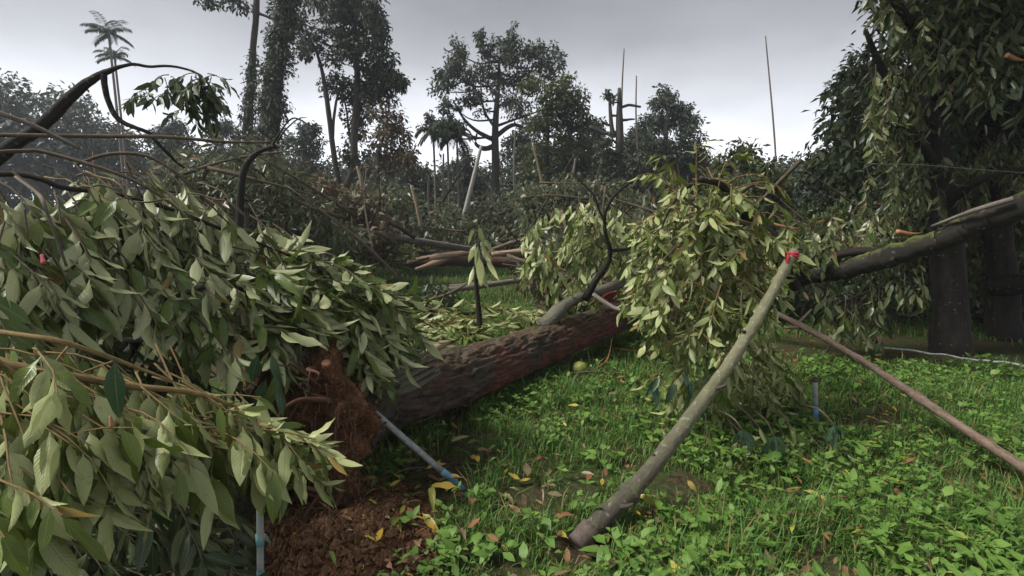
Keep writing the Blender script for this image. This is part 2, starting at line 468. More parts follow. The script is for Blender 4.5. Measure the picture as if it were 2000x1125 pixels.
# ------------------------------------------------------------------ leaves
def leaf_tpl(segs=6, W=0.30, fold=0.25, curl=0.25, twist=0.0, wave=0.0, tip=1.0, nx=1, wide=0.45):
    """unit leaf along +Y, width W, folded on the midrib, bent down; short stalk included"""
    ys = np.concatenate([[0, 0.09], np.linspace(0.09, 1, segs + 1)[1:]])
    V, UV = [], []
    for k, y in enumerate(ys):
        t = max(0.0, (y - 0.09) / 0.91)
        w = W * 0.5 * (math.sin(math.pi * t ** (0.80 + 0.2 * (wide - 0.45) * 5)) ** (0.75) * (1 - 0.15 * t) if 0 < t < 1 else 0)
        if y <= 0.0: w = 0.012
        if k == 1: w = 0.018
        if t >= 1: w = 0.003
        for i in range(-nx, nx + 1):
            x = w * i / nx
            z = fold * abs(x) - curl * y ** 2 * 0.6 + wave * math.sin(y * 14 + i * 1.3) * abs(i) / nx * w
            a = twist * t
            V.append((x * math.cos(a) - (z + curl * y * y * 0.6) * math.sin(a), y, z + x * math.sin(a)))
            UV.append((0.5 + 0.5 * i / nx, y))
    m = 2 * nx + 1
    Q = [(k * m + i, k * m + i + 1, (k + 1) * m + i + 1, (k + 1) * m + i) for k in range(len(ys) - 1) for i in range(2 * nx)]
    return np.array(V), np.array(Q), np.array(UV)
LEAF = [leaf_tpl(6, W, f, c, tw, wv) for W, f, c, tw, wv in [
    (0.30, 0.35, 0.20, 0.0, 0.15), (0.34, 0.25, 0.35, 0.3, 0.25), (0.27, 0.55, 0.15, -0.2, 0.1), (0.32, 0.15, 0.55, 0.1, 0.3),
    (0.36, 0.30, 0.05, -0.35, 0.2), (0.29, 0.75, 0.30, 0.15, 0.12), (0.33, 0.2, -0.2, 0.2, 0.3), (0.25, 0.45, 0.75, -0.1, 0.2),
    (0.28, 1.1, 0.9, 0.5, 0.35), (0.31, 0.3, 0.1, 0.9, 0.3)]]
def leaf_low(W, f, c):
    h = W / 2
    V = np.array([(0, 0, 0), (-h * .85, .3, f * h * .85 - c * .05), (-h * .8, .68, f * h * .8 - c * .28), (0, 1, -c * .6), (h * .8, .68, f * h * .8 - c * .28), (h * .85, .3, f * h * .85 - c * .05)], float)
    return V, np.array([(0, 3, 2, 1), (0, 5, 4, 3)]), np.stack([.5 + V[:, 0] / W * .999, V[:, 1]], -1)
LEAF_LOW = [leaf_low(W, f, c) for W, f, c in [(0.34, 0.35, 0.25), (0.38, 0.2, 0.5), (0.32, 0.5, 0.0), (0.36, 0.3, -0.2)]]
def leaf_far(W, fold, y0, cz):
    return (np.array([(0, 0, 0), (-W / 2, y0, fold * W / 2), (0, 1, cz), (W / 2, y0, fold * W / 2)], float), np.array([(0, 3, 2, 1)]), np.array([(.5, 0), (0, y0), (.5, 1), (1, y0)], float))
LEAF_FAR = [leaf_far(0.46, 0.4, 0.45, -0.15), leaf_far(0.52, 0.2, 0.5, -0.3), leaf_far(0.42, 0.6, 0.4, 0.0), leaf_far(0.48, 0.9, 0.55, -0.1)]
WEED = [leaf_tpl(3, W, f, c, 0, wv) for W, f, c, wv in [(0.62, 0.25, 0.5, 0.2), (0.72, 0.15, 0.8, 0.25), (0.50, 0.35, 0.3, 0.15)]]
_lm = {}
def leaf_data(tpl_name, tpls, k, mat):
    key = (tpl_name, k, mat.name)
    if key not in _lm:
        b = Buf(); V, Q, UV = tpls[k]
        b.add(V, Q, None, UV); _lm[key] = b.mesh('leaf', mat)
    return _lm[key]
def frames(d, nrm):
    d = nz(d); x = nz(np.cross(d, nrm)); n = np.cross(x, d)
    return np.stack([x, d, n], -1)          # columns
class Leaves:
    def __init__(s): s.p, s.d, s.n, s.L, s.t = [], [], [], [], []
    def add(s, p, d, n, L, t=None):
        p = np.atleast_2d(p); k = len(p)
        s.p.append(p); s.d.append(np.broadcast_to(d, (k, 3))); s.n.append(np.broadcast_to(n, (k, 3)))
        s.L.append(np.broadcast_to(L, (k,))); s.t.append(rng.random(k) if t is None else np.broadcast_to(t, (k,)))
    def arr(s):
        return np.concatenate(s.p), np.concatenate(s.d), np.concatenate(s.n), np.concatenate(s.L), np.concatenate(s.t)
    def merge(s, tpls, sel=None, buf=None):
        p, d, n, L, t = s.arr()
        if sel is not None: p, d, n, L, t = p[sel], d[sel], n[sel], L[sel], t[sel]
        fr = frames(d, n); buf = buf or Buf()
        var = rng.integers(0, len(tpls), len(p))
        for k, (V, Q, UV) in enumerate(tpls):
            i = np.where(var == k)[0]
            if not len(i): continue
            W = np.einsum('nij,nvj->nvi', fr[i], V[None] * np.stack([rng.uniform(.75, 1.1, len(i)), np.ones(len(i)), rng.uniform(.3, 1.5, len(i))], -1)[:, None, :]) * L[i][:, None, None] + p[i][:, None, :]
            m = len(V)
            q = (Q[None] + (np.arange(len(i)) * m)[:, None, None]).reshape(-1, 4)
            buf.add(W.reshape(-1, 3), q, None, np.tile(UV, (len(i), 1)), np.repeat(t[i], m))
        return buf
def put_leaves(root, lv, mat, nmax=300, tpl='leaf', tpls=None, minpx=18, name='leaf', rest='foliage'):
    """the leaves that show largest become single leaf objects, the rest one foliage mesh"""
    tpls = tpls or LEAF
    p, d, n, L, t = lv.arr()
    px, py, dep = proj(p + d * L[:, None] * 0.5)
    inside = (px > -20) & (px < 2020) & (py > -20) & (py < 1145) & (dep > 0.2)
    face = np.abs(np.einsum('ij,ij->i', nz(n), nz(p - C_))) * 0.5 + 0.5
    size = np.where(inside, L / np.maximum(dep, 0.1) * 1000, 0)
    score = size * face
    order = np.argsort(-score)
    big = [i for i in order[:nmax] if size[i] >= minpx]
    fr = frames(d, n)
    base = np.zeros(3); q = root
    while q is not None:
        base = base + np.array(q.location); q = q.parent
    for i in big:
        k = int(rng.integers(0, len(tpls)))
        o = bpy.data.objects.new(name, leaf_data(tpl, tpls, k, mat))
        mtx = np.eye(4); mtx[:3, :3] = fr[i] * L[i] * np.array([rng.uniform(.85, 1.18), 1.0, rng.uniform(.25, 1.45)]); mtx[:3, 3] = p[i] - base
        o.matrix_basis = Matrix(mtx.tolist())
        link(o, root)
    mask = np.ones(len(p), bool); mask[big] = False
    if mask.any():
        part(rest, lv.merge(tpls, np.where(mask)[0]), mat, root, kind='stuff')
    return big

def in_poly(poly, n, margin=0):
    poly = np.asarray(poly, float)
    lo, hi = poly.min(0), poly.max(0)
    out = []
    while len(out) < n:
        x, y = rng.uniform(lo, hi)
        c = False
        j = len(poly) - 1
        for i in range(len(poly)):
            if (poly[i, 1] > y) != (poly[j, 1] > y) and x < (poly[j, 0] - poly[i, 0]) * (y - poly[i, 1]) / (poly[j, 1] - poly[i, 1]) + poly[i, 0]:
                c = not c
            j = i
        if c: out.append((x, y))
    return np.array(out)
DOWN = np.array([0, 0, -1.0])
def cdir(r, u, f):
    return nz(r * R_ + u * U_ + f * F_)
def twig(lv, wood, p0, d0, length, nleaf, L, droop=0.8, hang=0.7, flip=0.5, spread=0.9, r=0.004, jit=0.25, sides=5, minz=None):
    """a twig bending under its weight with alternate leaves that hang from it"""
    n = max(4, nleaf // 2)
    t = np.linspace(0, 1, n)
    dd = nz(nz(d0)[None] + droop * t[:, None] * DOWN[None] + rng.normal(0, 0.05, (n, 3)))
    P = np.vstack([p0, p0 + np.cumsum(dd * length / n, 0)])
    if minz is not None:
        P[:, 2] = np.maximum(P[:, 2], minz)
    if wood is not None:
        tube(wood, P, [r, r * 0.45], n=n + 1, sides=sides, cap=False)
    tl = 0.25 + 0.74 * ((np.arange(nleaf) + 0.6) / nleaf) ** 0.75
    idx = tl * n
    i0 = np.clip(idx.astype(int), 0, n - 1); f = (idx - i0)[:, None]
    pos = P[i0] * (1 - f) + P[i0 + 1] * f
    td = dd[i0]
    side = nz(np.cross(td, np.array([0, 0, 1.0]) + rng.normal(0, 0.2, (nleaf, 3))))
    sg = np.where(np.arange(nleaf) % 2, 1.0, -1.0)[:, None]
    a = spread * rng.uniform(0.6, 1.15, nleaf)[:, None]
    ld = nz(td * np.cos(a) + side * sg * np.sin(a) + hang * DOWN * rng.uniform(0.5, 1.3, nleaf)[:, None] + rng.normal(0, jit, (nleaf, 3)))
    nn = nz(np.cross(side, ld) * 0 + np.array([0, 0, 1.0]) + 0.6 * td + rng.normal(0, 0.45, (nleaf, 3)))
    fl = np.where(rng.random(nleaf) < flip, -1.0, 1.0)[:, None]
    lv.add(pos, ld, nn * fl, L * np.where(rng.random(nleaf) < 0.12, rng.uniform(0.4, 0.65, nleaf), rng.uniform(0.7, 1.18, nleaf)))
def spray(lv, wood, poly, depth, nt, dfn, L, tl=0.45, nleaf=10, thick=0.3, back=0.45, **kw):
    for x, y in in_poly(poly, nt):
        Y = depth(x, y) + rng.uniform(0, thick)
        d = dfn(x, y) if callable(dfn) else np.asarray(dfn)
        d = nz(d + rng.normal(0, 0.28, 3))
        ln = tl * rng.uniform(0.7, 1.25)
        twig(lv, wood, at(x, y, Y) - d * ln * back, d, ln, max(4, int(nleaf * rng.uniform(0.75, 1.25))), L, **kw)
def bez_branch(root, name, pxs, rad, mat, sides=10, rough=0.08, wob=0.0, knots=0, n=None, label=None):
    b = Buf()
    tube(b, [at(*q) for q in pxs], rad, n=n, sides=sides, rough=rough, wob=wob, knots=knots)
    return part(name, b, mat, root, label=label)

# ================================================================== SETTING: ground
def axis(lo, hi, fine_lo, fine_hi, step, grow=1.25):
    a = list(np.arange(fine_lo, fine_hi + 1e-6, step))
    s = step
    while a[-1] < hi: s *= grow; a.append(a[-1] + s)
    s = step
    while a[0] > lo: s *= grow; a.insert(0, a[0] - s)
    return np.array(a)
gx = axis(-900, 900, -7, 9, 0.12); gy = axis(-300, 1300, 0.3, 16, 0.12)
X, Y_ = np.meshgrid(gx, gy, indexing='xy')
Z = gh(X, Y_)
b = Buf(); nxg, nyg = len(gx), len(gy)
i, j = np.meshgrid(np.arange(nyg - 1), np.arange(nxg - 1), indexing='ij')
b.add(np.stack([X, Y_, Z], -1).reshape(-1, 3), np.stack([i * nxg + j, i * nxg + j + 1, (i + 1) * nxg + j + 1, (i + 1) * nxg + j], -1).reshape(-1, 4))
ground = part('ground', b, M['ground'])
ground['kind'] = 'structure'

# ------------------------------------------------------------------ grass
def grass_blades(n, xlo, xhi, ylo, yhi, h, w, keep):
    x = rng.uniform(xlo, xhi, n)
    y = ylo + (yhi - ylo) * rng.random(n) ** 1.4
    m = keep(x, y)
    x, y = x[m], y[m]; n = len(x)
    clump = vnoise(np.stack([x * 3, y * 3, x * 0 + 5], -1))
    hh = h * rng.uniform(0.4, 1.15, n) * (0.4 + clump) * np.where(rng.random(n) < 0.07, 1.7, 1.0)
    ww = w * rng.uniform(0.6, 1.3, n)
    a = rng.uniform(0, 2 * np.pi, n); lean = rng.uniform(0.1, 1.1, n)
    ld = np.stack([np.cos(a), np.sin(a), 0 * a], -1)
    sd = np.stack([-np.sin(a), np.cos(a), 0 * a], -1)
    p0 = np.stack([x, y, gh(x, y) - 0.005], -1)
    up = np.array([0, 0, 1.0])
    p1 = p0 + up * (hh * 0.55)[:, None] + ld * (hh * lean * 0.25)[:, None]
    p2 = p1 + up * (hh * 0.38 * (1 - 0.5 * lean))[:, None] + ld * (hh * lean * 0.6)[:, None]
    v = np.stack([p0 - sd * ww[:, None] * .4, p0 + sd * ww[:, None] * .4, p1 + sd * ww[:, None] * .5, p1 - sd * ww[:, None] * .5, p2], 1)
    k = np.arange(n)[:, None] * 5
    B.add(v.reshape(-1, 3), k + np.array([[0, 1, 2, 3]]), k + np.array([[3, 2, 4]]), None, np.repeat(np.clip(rng.random(n) * 0.75 + clump * 0.25, 0, 0.999), 5))
def patch(x, y, thr=0.27):
    nn = vnoise(np.stack([x * 1.5, y * 1.5, x * 0 + 2.2], -1)) * 0.65 + vnoise(np.stack([x * 5, y * 5, x * 0 + 9], -1)) * 0.35
    bare = np.zeros_like(x)
    for cx, cy, rx, ry in [(-0.80, 2.2, 0.40, 0.6), (-0.42, 2.75, 0.28, 0.45), (0.05, 2.55, 0.16, 0.25), (0.9, 2.75, 0.25, 0.2), (-1.6, 2.0, 0.9, 1.2), (0.30, 2.12, 0.16, 0.16), (1.6, 2.6, 0.16, 0.12), (2.6, 3.6, 0.3, 0.2), (4.6, 5.9, 2.2, 0.9)]:
        bare = np.maximum(bare, 1.3 - np.sqrt(((x - cx) / rx) ** 2 + ((y - cy) / ry) ** 2))
    return rng.random(len(x)) < np.clip((nn - thr) * 6 + 0.25, 0.06, 1) * np.clip(1 - bare * 1.6, 0.0, 1)
B = Buf()
fr_ = lambda x, y: (np.abs(x) < 1.15 * y + 0.6)
grass_blades(135000, -1.4, 5.0, 1.5, 4.4, 0.12, 0.0055, lambda x, y: fr_(x, y) & patch(x, y))
grass_blades(105000, -2.5, 8.5, 4.0, 9.0, 0.12, 0.009, lambda x, y: fr_(x, y) & patch(x, y, 0.15))
grass_blades(45000, -6, 10, 8.8, 18.0, 0.14, 0.014, lambda x, y: patch(x, y, 0.25))
gr = part('grass', B, M['grass'], smooth=False)
gr['kind'] = 'stuff'; gr['label'] = 'short green grass growing over the orchard floor'; gr['category'] = 'grass'

# low broad-leaved ground weeds
lv = Leaves()
n = 12000
x = rng.uniform(-0.9, 5.0, n); y = 1.7 + 6 * rng.random(n) ** 1.6
m = fr_(x, y) & patch(x, y, 0.40)
for xx, yy in zip(x[m], y[m]):
    k = rng.integers(2, 6); a = rng.uniform(0, 6.28, k); e = rng.uniform(0.1, 1.0, k)
    z0 = float(gh(xx, yy)) + rng.uniform(0.03, 0.13)
    lv.add(np.tile([xx, yy, z0], (k, 1)), np.stack([np.cos(a) * np.cos(e), np.sin(a) * np.cos(e), np.sin(e)], -1),
           np.stack([0 * a, 0 * a, 0 * a + 1], -1) + rng.normal(0, .2, (k, 3)), np.where(rng.random(k) < 0.1, rng.uniform(0.06, 0.09, k), rng.uniform(0.018, 0.055, k)))
wd = part('ground_weeds', lv.merge(WEED), M['weed'])
wd['kind'] = 'stuff'; wd['label'] = 'small broad-leaved weeds mixed into the grass'; wd['category'] = 'weeds'

# ================================================================== FALLEN TREE (log, root plate, roots, branches)
base = np.array([-1.15, 2.85, 0.0])
T = thing('fallen_tree', 'thick red-brown mossy tree trunk lying uprooted with its soil-clad root plate', 'tree', base)
b = Buf()
tube(b, [at(655, 815, 2.95), at(735, 772, 3.3), at(880, 738, 3.85), at(1000, 698, 4.5), at(1120, 652, 5.4), at(1240, 608, 6.5), at(1330, 580, 7.3)],
     [0.30, 0.245, 0.228, 0.212, 0.195, 0.175, 0.13], n=300, sides=120, rough=0.13, rfreq=5, furrow=(0.15, 6.5, 4.0))
trunk = part('trunk', b, M['bark_log'], T)
# bark ridges on the butt
b = Buf()
for k in range(7):
    s0 = rng.uniform(0, 1)
    tube(b, [at(705 + k * 3, 722 + k * 9, 3.02), at(760 + k * 6, 695 + k * 11, 3.22), at(830 + k * 5, 668 + k * 10, 3.5)], [0.02, 0.028, 0.008], n=14, sides=7, rough=0.3, rfreq=20)
part('bark_ridge', b, M['bark_grey'], trunk)
b = Buf()
tube(b, [at(840, 686, 3.50), at(858, 676, 3.58), at(880, 666, 3.66)], [0.01, 0.035, 0.01], n=8, sides=8, rough=0.3, rfreq=20)
part('peeled_patch', b, M['split'], trunk)

OCT_V = np.array([(1, 0, 0), (0, 1, 0), (-1, 0, 0), (0, -1, 0), (0, 0, 1), (0, 0, -1)], float)
OCT_T = np.array([(0, 1, 4), (1, 2, 4), (2, 3, 4), (3, 0, 4), (1, 0, 5), (2, 1, 5), (3, 2, 5), (0, 3, 5)])
# root plate: uneven soil disc
ax = nz(np.array([-0.61, -0.79, 0.0])); sx = nz(np.array([0.79, -0.61, 0.0])); uz = np.array([0, 0, 1.0])
cen = np.array([-1.16, 2.76, 0.40])
nu, nvv = 220, 100
th = np.linspace(0, np.pi, nvv)[:, None]; ph = np.linspace(0, 2 * np.pi, nu, endpoint=False)[None]
ru = np.sin(th) ** 0.6
dirv = (sx[None, None] * (np.cos(ph) * ru)[..., None] * 0.52 + uz[None, None] * (np.sin(ph) * ru)[..., None] * 0.52 + ax[None, None] * (np.cos(th) * np.ones_like(ph))[..., None] * 0.17)
pp = cen + dirv
nn = 1 + 0.95 * fbm(pp * 4.2, 4)
nn2 = 0.16 * fbm(pp * 14, 3) + 0.10 * fbm(pp * 42, 2)
pp = cen + dirv * (nn + nn2)[..., None]
b = Buf()
i, j = np.meshgrid(np.arange(nvv - 1), np.arange(nu), indexing='ij'); j2 = (j + 1) % nu
b.add(pp.reshape(-1, 3), np.stack([i * nu + j, (i + 1) * nu + j, (i + 1) * nu + j2, i * nu + j2], -1).reshape(-1, 4))
plate = part('root_plate', b, M['soil'], T, label='reddish soil clinging to the torn roots')
# roots
for k in range(44):
    a = rng.uniform(-1.6, 1.8); r0 = rng.uniform(0.15, 0.56)
    p = cen + sx * math.cos(a) * r0 * 1.05 + uz * math.sin(a) * r0 * 0.95 + ax * rng.uniform(0.14, 0.22)
    d = nz(sx * rng.normal(0.25, 0.5) + uz * rng.normal(-0.3, 0.6) + ax * rng.uniform(0.0, 0.45))
    ln = rng.uniform(0.12, 0.38)
    b = Buf()
    tube(b, [p - ax * 0.05, p + d * ln * 0.4 + rng.normal(0, 0.02, 3), p + d * ln * 0.75 + DOWN * ln * 0.15 + rng.normal(0, 0.03, 3), p + d * ln + DOWN * ln * 0.4],
         [rng.uniform(0.006, 0.018), 0.003], n=12, sides=6, rough=0.2, rfreq=25)
    if k % 3 == 0:
        e = p + d * ln * 0.55
        tube(b, [e, e + nz(d + rng.normal(0, .6, 3)) * ln * .4, e + nz(d + rng.normal(0, .6, 3)) * ln * .7 + DOWN * .03], [0.006, 0.0015], n=7, sides=5, rough=.2, rfreq=25)
    part('root', b, M['root'], plate)
lv = Leaves()
b = Buf()
for k in range(900):        # fine hanging rootlets
    a = rng.uniform(-1.9, 1.9); r0 = rng.uniform(0.1, 0.6)
    p = cen + sx * math.cos(a) * r0 * 1.08 + uz * math.sin(a) * r0 + ax * rng.uniform(0.05, 0.19)
    d = nz(sx * rng.normal(0.1, 0.6) + uz * rng.normal(-0.6, 0.4) + ax * rng.uniform(-0.1, 0.4)); ln = rng.uniform(0.03, 0.13)
    tube(b, [p, p + d * ln * 0.5 + rng.normal(0, .012, 3), p + d * ln + DOWN * 0.03], [0.0022, 0.001], n=4, sides=3, cap=False)
part('fine_roots', b, M['root'], plate, kind='stuff')
b = Buf(); n = 5000
sel = rng.integers(0, pp.shape[0] * pp.shape[1], n)
q = pp.reshape(-1, 3)[sel] + rng.normal(0, .012, (n, 3)); r = 0.003 + 0.012 * rng.random(n) ** 4
V = OCT_V[None] * r[:, None, None] * rng.uniform(0.6, 1.4, (n, 6, 1)) + q[:, None]
b.add(V.reshape(-1, 3), None, (OCT_T[None] + (np.arange(n) * 6)[:, None, None]).reshape(-1, 3))
part('soil_crumbs', b, M['clod'], plate, smooth=False, kind='stuff')
b = Buf(); p1, p2 = at(662, 800, 2.50), at(638, 712, 2.42)
tube(b, [p1, at(655, 755, 2.45), p2], [0.055, 0.042, 0.026], n=30, sides=18, rough=0.5, rfreq=22)
cr = part('cut_root', b, M['soil'], T)
b = Buf(); tube(b, [p2 - (p2 - p1) * 0.03, p2 + (p2 - p1) * 0.06], [0.024, 0.021], n=3, sides=10, rough=0.1, rfreq=30)
part('cut_face', b, M['cut'], cr, label='fresh orange cut end of the root')
# branches of the fallen tree
bez_branch(T, 'branch', [(1060, 640, 5.0), (1110, 590, 5.2), (1160, 570, 5.25), (1210, 553, 5.3), (1260, 543, 5.4), (1330, 520, 5.7)], [0.08, 0.06, 0.052, 0.042, 0.038, 0.02], M['bark_grey'], knots=3, wob=0.03)
bez_branch(T, 'branch', [(1140, 585, 5.2), (1178, 530, 5.1), (1192, 490, 5.05), (1182, 440, 5.0), (1188, 400, 5.0), (1225, 362, 5.0), (1300, 330, 5.0)], [0.045, 0.03, 0.022, 0.018, 0.015, 0.012, 0.006], M['bark_dark'], sides=8, wob=0.02)
bez_branch(T, 'branch', [(1192, 490, 5.05), (1240, 480, 5.1), (1300, 440, 5.2)], [0.02, 0.015, 0.006], M['bark_dark'], sides=8, wob=0.02)
bez_branch(T, 'branch', [(1160, 575, 5.1), (1200, 602, 4.9), (1262, 618, 4.6), (1330, 650, 4.4)], [0.022, 0.02, 0.016, 0.008], M['pole_grey'], sides=8, wob=0.02)
bez_branch(T, 'branch', [(1182, 440, 5.0), (1165, 390, 5.0), (1120, 340, 5.0)], [0.014, 0.012, 0.005], M['bark_dark'], sides=6, wob=0.03)
b = Buf()
for k in range(9):
    x0 = 1170 + k * 9; tube(b, [at(x0, 592 - k * 1.2, 5.55), at(x0 + 18, 578 - k * 1.1 + rng.uniform(-6, 6), 5.5), at(x0 + 40, 580 - k * 1.5 + rng.uniform(-12, 6), 5.5)], [0.02, 0.018, 0.003], n=7, sides=5, rough=0.3, rfreq=25)
part('torn_bark', b, M['redwood'], trunk, label='torn strips of bright red inner bark')

# ================================================================== SOIL HEAP beside the roots
hx = np.linspace(-1.5, 0.05, 90); hy = np.linspace(1.3, 2.95, 90)
HX, HY = np.meshgrid(hx, hy)
def heap(x, y):
    e = ((x + 0.80) / 0.44) ** 2 + ((y - 2.05) / 0.62) ** 2
    p = np.stack([x, y, 0 * x], -1)
    return gh(x, y) + 0.17 * np.exp(-e * 1.6) * (1 + 1.1 * fbm(p * 5, 3)) + 0.05 * fbm(p * 13, 3) * np.exp(-e * 0.5) - 0.035 * np.clip(e - 0.9, 0, 3)
b = Buf(); i, j = np.meshgrid(np.arange(89), np.arange(89), indexing='ij')
b.add(np.stack([HX, HY, heap(HX, HY)], -1).reshape(-1, 3), np.stack([i * 90 + j, i * 90 + j + 1, (i + 1) * 90 + j + 1, (i + 1) * 90 + j], -1).reshape(-1, 4))
so = part('soil_mound', b, M['soil']); so['kind'] = 'structure'
b = Buf()
n = 14000
x = rng.normal(-0.80, 0.22, n); y = rng.normal(2.0, 0.34, n); r = 0.0025 + 0.026 * rng.random(n) ** 9
z = np.where(((x + 0.80) / 0.44) ** 2 + ((y - 2.05) / 0.62) ** 2 < 1.5, heap(x, y), gh(x, y)) + r * 0.4
V = OCT_V[None] * (r[:, None, None]) * rng.uniform(0.6, 1.4, (n, 6, 1)) * rng.uniform(0.7, 1.2, (n, 1, 3)) + np.stack([x, y, z], -1)[:, None]
b.add(V.reshape(-1, 3), None, (OCT_T[None] + (np.arange(n) * 6)[:, None, None]).reshape(-1, 3))
part('soil_crumbs', b, M['clod'], so, smooth=False, kind='stuff')
b = Buf()
for k in range(260):
    x = rng.normal(-0.7, 0.3); y = rng.normal(2.1, 0.4); a = rng.uniform(0, 6.28); ln = rng.uniform(.03, .16)
    d = np.array([math.cos(a), math.sin(a), rng.uniform(-.1, .35)]) * ln
    p = np.array([x, y, float(heap(x, y) if ((x + 0.80) / 0.44) ** 2 + ((y - 2.05) / 0.62) ** 2 < 1.5 else gh(x, y)) + .01])
    tube(b, [p, p + d * .5 + rng.normal(0, .012, 3), p + d], [rng.uniform(.0015, .004), .001], n=5, sides=4, cap=False)
part('root_shreds', b, M['root'], so, kind='stuff')

# ================================================================== LEFT HEAP OF FALLEN CROWNS
# upper mound
A = thing('fallen_bough', 'big mound of pale green drooping durian leaves left of the root plate', 'fallen branch', (-1.2, 2.2, 0))
polyA = [(-40, 370), (60, 345), (160, 338), (300, 335), (400, 372), (480, 425), (560, 445), (640, 475), (720, 520), (775, 570), (770, 630), (715, 670), (685, 730), (660, 725), (600, 690), (520, 720), (440, 690), (380, 620), (300, 590), (200, 575), (60, 570), (-40, 580)]
dA = lambda x, y: 1.55 + max(x, 0) / 800 * 1.5 + (600 - y) / 300 * 0.45
dirA = lambda x, y: cdir(0.75, -0.25 if x > 420 else -0.55, -0.35)
lv = Leaves(); wd_ = Buf()
spray(lv, wd_, polyA, dA, 135, dirA, 0.185, tl=0.34, nleaf=8, thick=0.16, droop=0.8, hang=1.15, flip=0.72, spread=1.0, r=0.005)
spray(lv, wd_, polyA, dA, 105, dirA, 0.175, tl=0.36, nleaf=9, thick=0.65, droop=0.9, hang=0.75, flip=0.5)
polyA2 = [(420, 520), (560, 470), (680, 500), (780, 580), (790, 630), (715, 680), (660, 690), (600, 670), (480, 640)]
spray(lv, wd_, polyA2, dA, 85, lambda x, y: cdir(0.95, -0.15, -0.1), 0.17, tl=0.42, nleaf=11, thick=0.25, droop=0.55, hang=0.25, flip=0.6, spread=0.55)
put_leaves(A, lv, M['leaf'], 300)
part('twigs', wd_, M['twig_brown'], A, kind='stuff')
bez_branch(A, 'branch', [(-60, 350, 2.2), (60, 348, 2.25), (200, 372, 2.35), (420, 440, 2.6), (620, 520, 2.9)], [0.014, 0.013, 0.011, 0.009, 0.004], M['bark_dark'], sides=8, wob=0.03)
bez_branch(A, 'branch', [(30, 345, 1.9), (75, 380, 1.8), (90, 410, 1.75), (130, 520, 1.8)], [0.004, 0.006, 0.006, 0.004], M['pole_grey'], sides=8, knots=2, rough=.2)
bez_branch(A, 'branch', [(-40, 300, 2.0), (40, 295, 2.1), (100, 300, 2.15), (260, 352, 2.2), (380, 430, 2.3)], [0.008, 0.008, 0.008, 0.007, 0.004], M['twig_brown'], sides=6)
bez_branch(A, 'branch', [(150, 320, 2.2), (220, 300, 2.2), (300, 310, 2.25), (380, 370, 2.3), (450, 440, 2.4)], [0.007, 0.007, 0.007, 0.006, 0.003], M['twig_brown'], sides=6)
for k in range(6):
    x0, y0 = rng.uniform(40, 420), rng.uniform(330, 400)
    bez_branch(A, 'twig', [(x0, y0, 2.0), (x0 + 60, y0 + rng.uniform(-5, 25), 1.95), (x0 + rng.uniform(110, 180), y0 + rng.uniform(40, 90), 1.95)], [0.004, 0.0035, 0.0015], M['twig'] if k % 3 == 0 else M['twig_brown'], sides=5, rough=0.2, wob=0.05)
bez_branch(A, 'branch', [(240, 700, 2.3), (290, 630, 2.3), (330, 590, 2.25), (400, 560, 2.3)], [0.03, 0.028, 0.022, 0.015], M['bark_dark'], sides=8, knots=2)
bez_branch(A, 'branch', [(150, 590, 2.4), (260, 580, 2.4), (420, 560, 2.5), (560, 580, 2.8)], [0.025, 0.024, 0.02, 0.01], M['bark_dark'], sides=8, wob=0.02)
bez_branch(A, 'branch', [(200, 665, 2.2), (340, 660, 2.3), (480, 640, 2.5)], [0.012, 0.012, 0.009], M['pole_grey'], sides=8)
for q in [(82, 508, 1.70)]:
    bez_branch(A, 'broken_tip', [(q[0], q[1] - 10, q[2]), (q[0] + 4, q[1] + 8, q[2] - 0.02)], [0.005, 0.007], M['redwood'], sides=8, rough=0.6)

# lower front crown
Bt = thing('fallen_bough', 'nearest leafy branch with long hanging leaves in front of the root plate', 'fallen branch', (-1.0, 1.4, 0))
polyB = [(-60, 660), (60, 655), (160, 690), (260, 725), (400, 745), (480, 795), (555, 825), (585, 860), (560, 895), (500, 890), (430, 880), (330, 870), (200, 890), (-60, 950)]
dB = lambda x, y: 1.12 + max(x, 0) / 600 * 0.55 + (900 - y) / 300 * 0.20
lv = Leaves(); wd_ = Buf()
spray(lv, wd_, polyB, dB, 62, lambda x, y: cdir(0.8, -0.15, -0.25), 0.155, tl=0.34, nleaf=8, thick=0.14, droop=0.5, hang=1.9, flip=0.6, jit=0.15)
spray(lv, wd_, polyB, dB, 50, lambda x, y: cdir(0.8, -0.25, -0.2), 0.15, tl=0.36, nleaf=9, thick=0.45, droop=0.6, hang=2.0, flip=0.5, jit=0.15)
polyB2 = [(380, 745), (470, 790), (560, 825), (590, 870), (560, 900), (470, 860), (380, 800)]
spray(lv, wd_, polyB2, dB, 18, lambda x, y: cdir(0.95, -0.12, -0.1), 0.11, tl=0.3, nleaf=10, thick=0.15, droop=0.35, hang=0.25, flip=0.7, spread=0.6)
put_leaves(Bt, lv, M['leaf_olive'], 300)
part('twigs', wd_, M['twig'], Bt, kind='stuff')
bez_branch(Bt, 'branch', [(-80, 690, 1.35), (80, 720, 1.4), (250, 752, 1.5), (400, 770, 1.6), (530, 830, 1.7)], [0.014, 0.013, 0.011, 0.008, 0.004], M['twig'], sides=8, wob=0.01)
bez_branch(Bt, 'branch', [(-80, 640, 1.4), (100, 665, 1.4), (250, 710, 1.5), (340, 745, 1.55)], [0.008, 0.008, 0.006, 0.003], M['twig'], sides=8, wob=0.01)
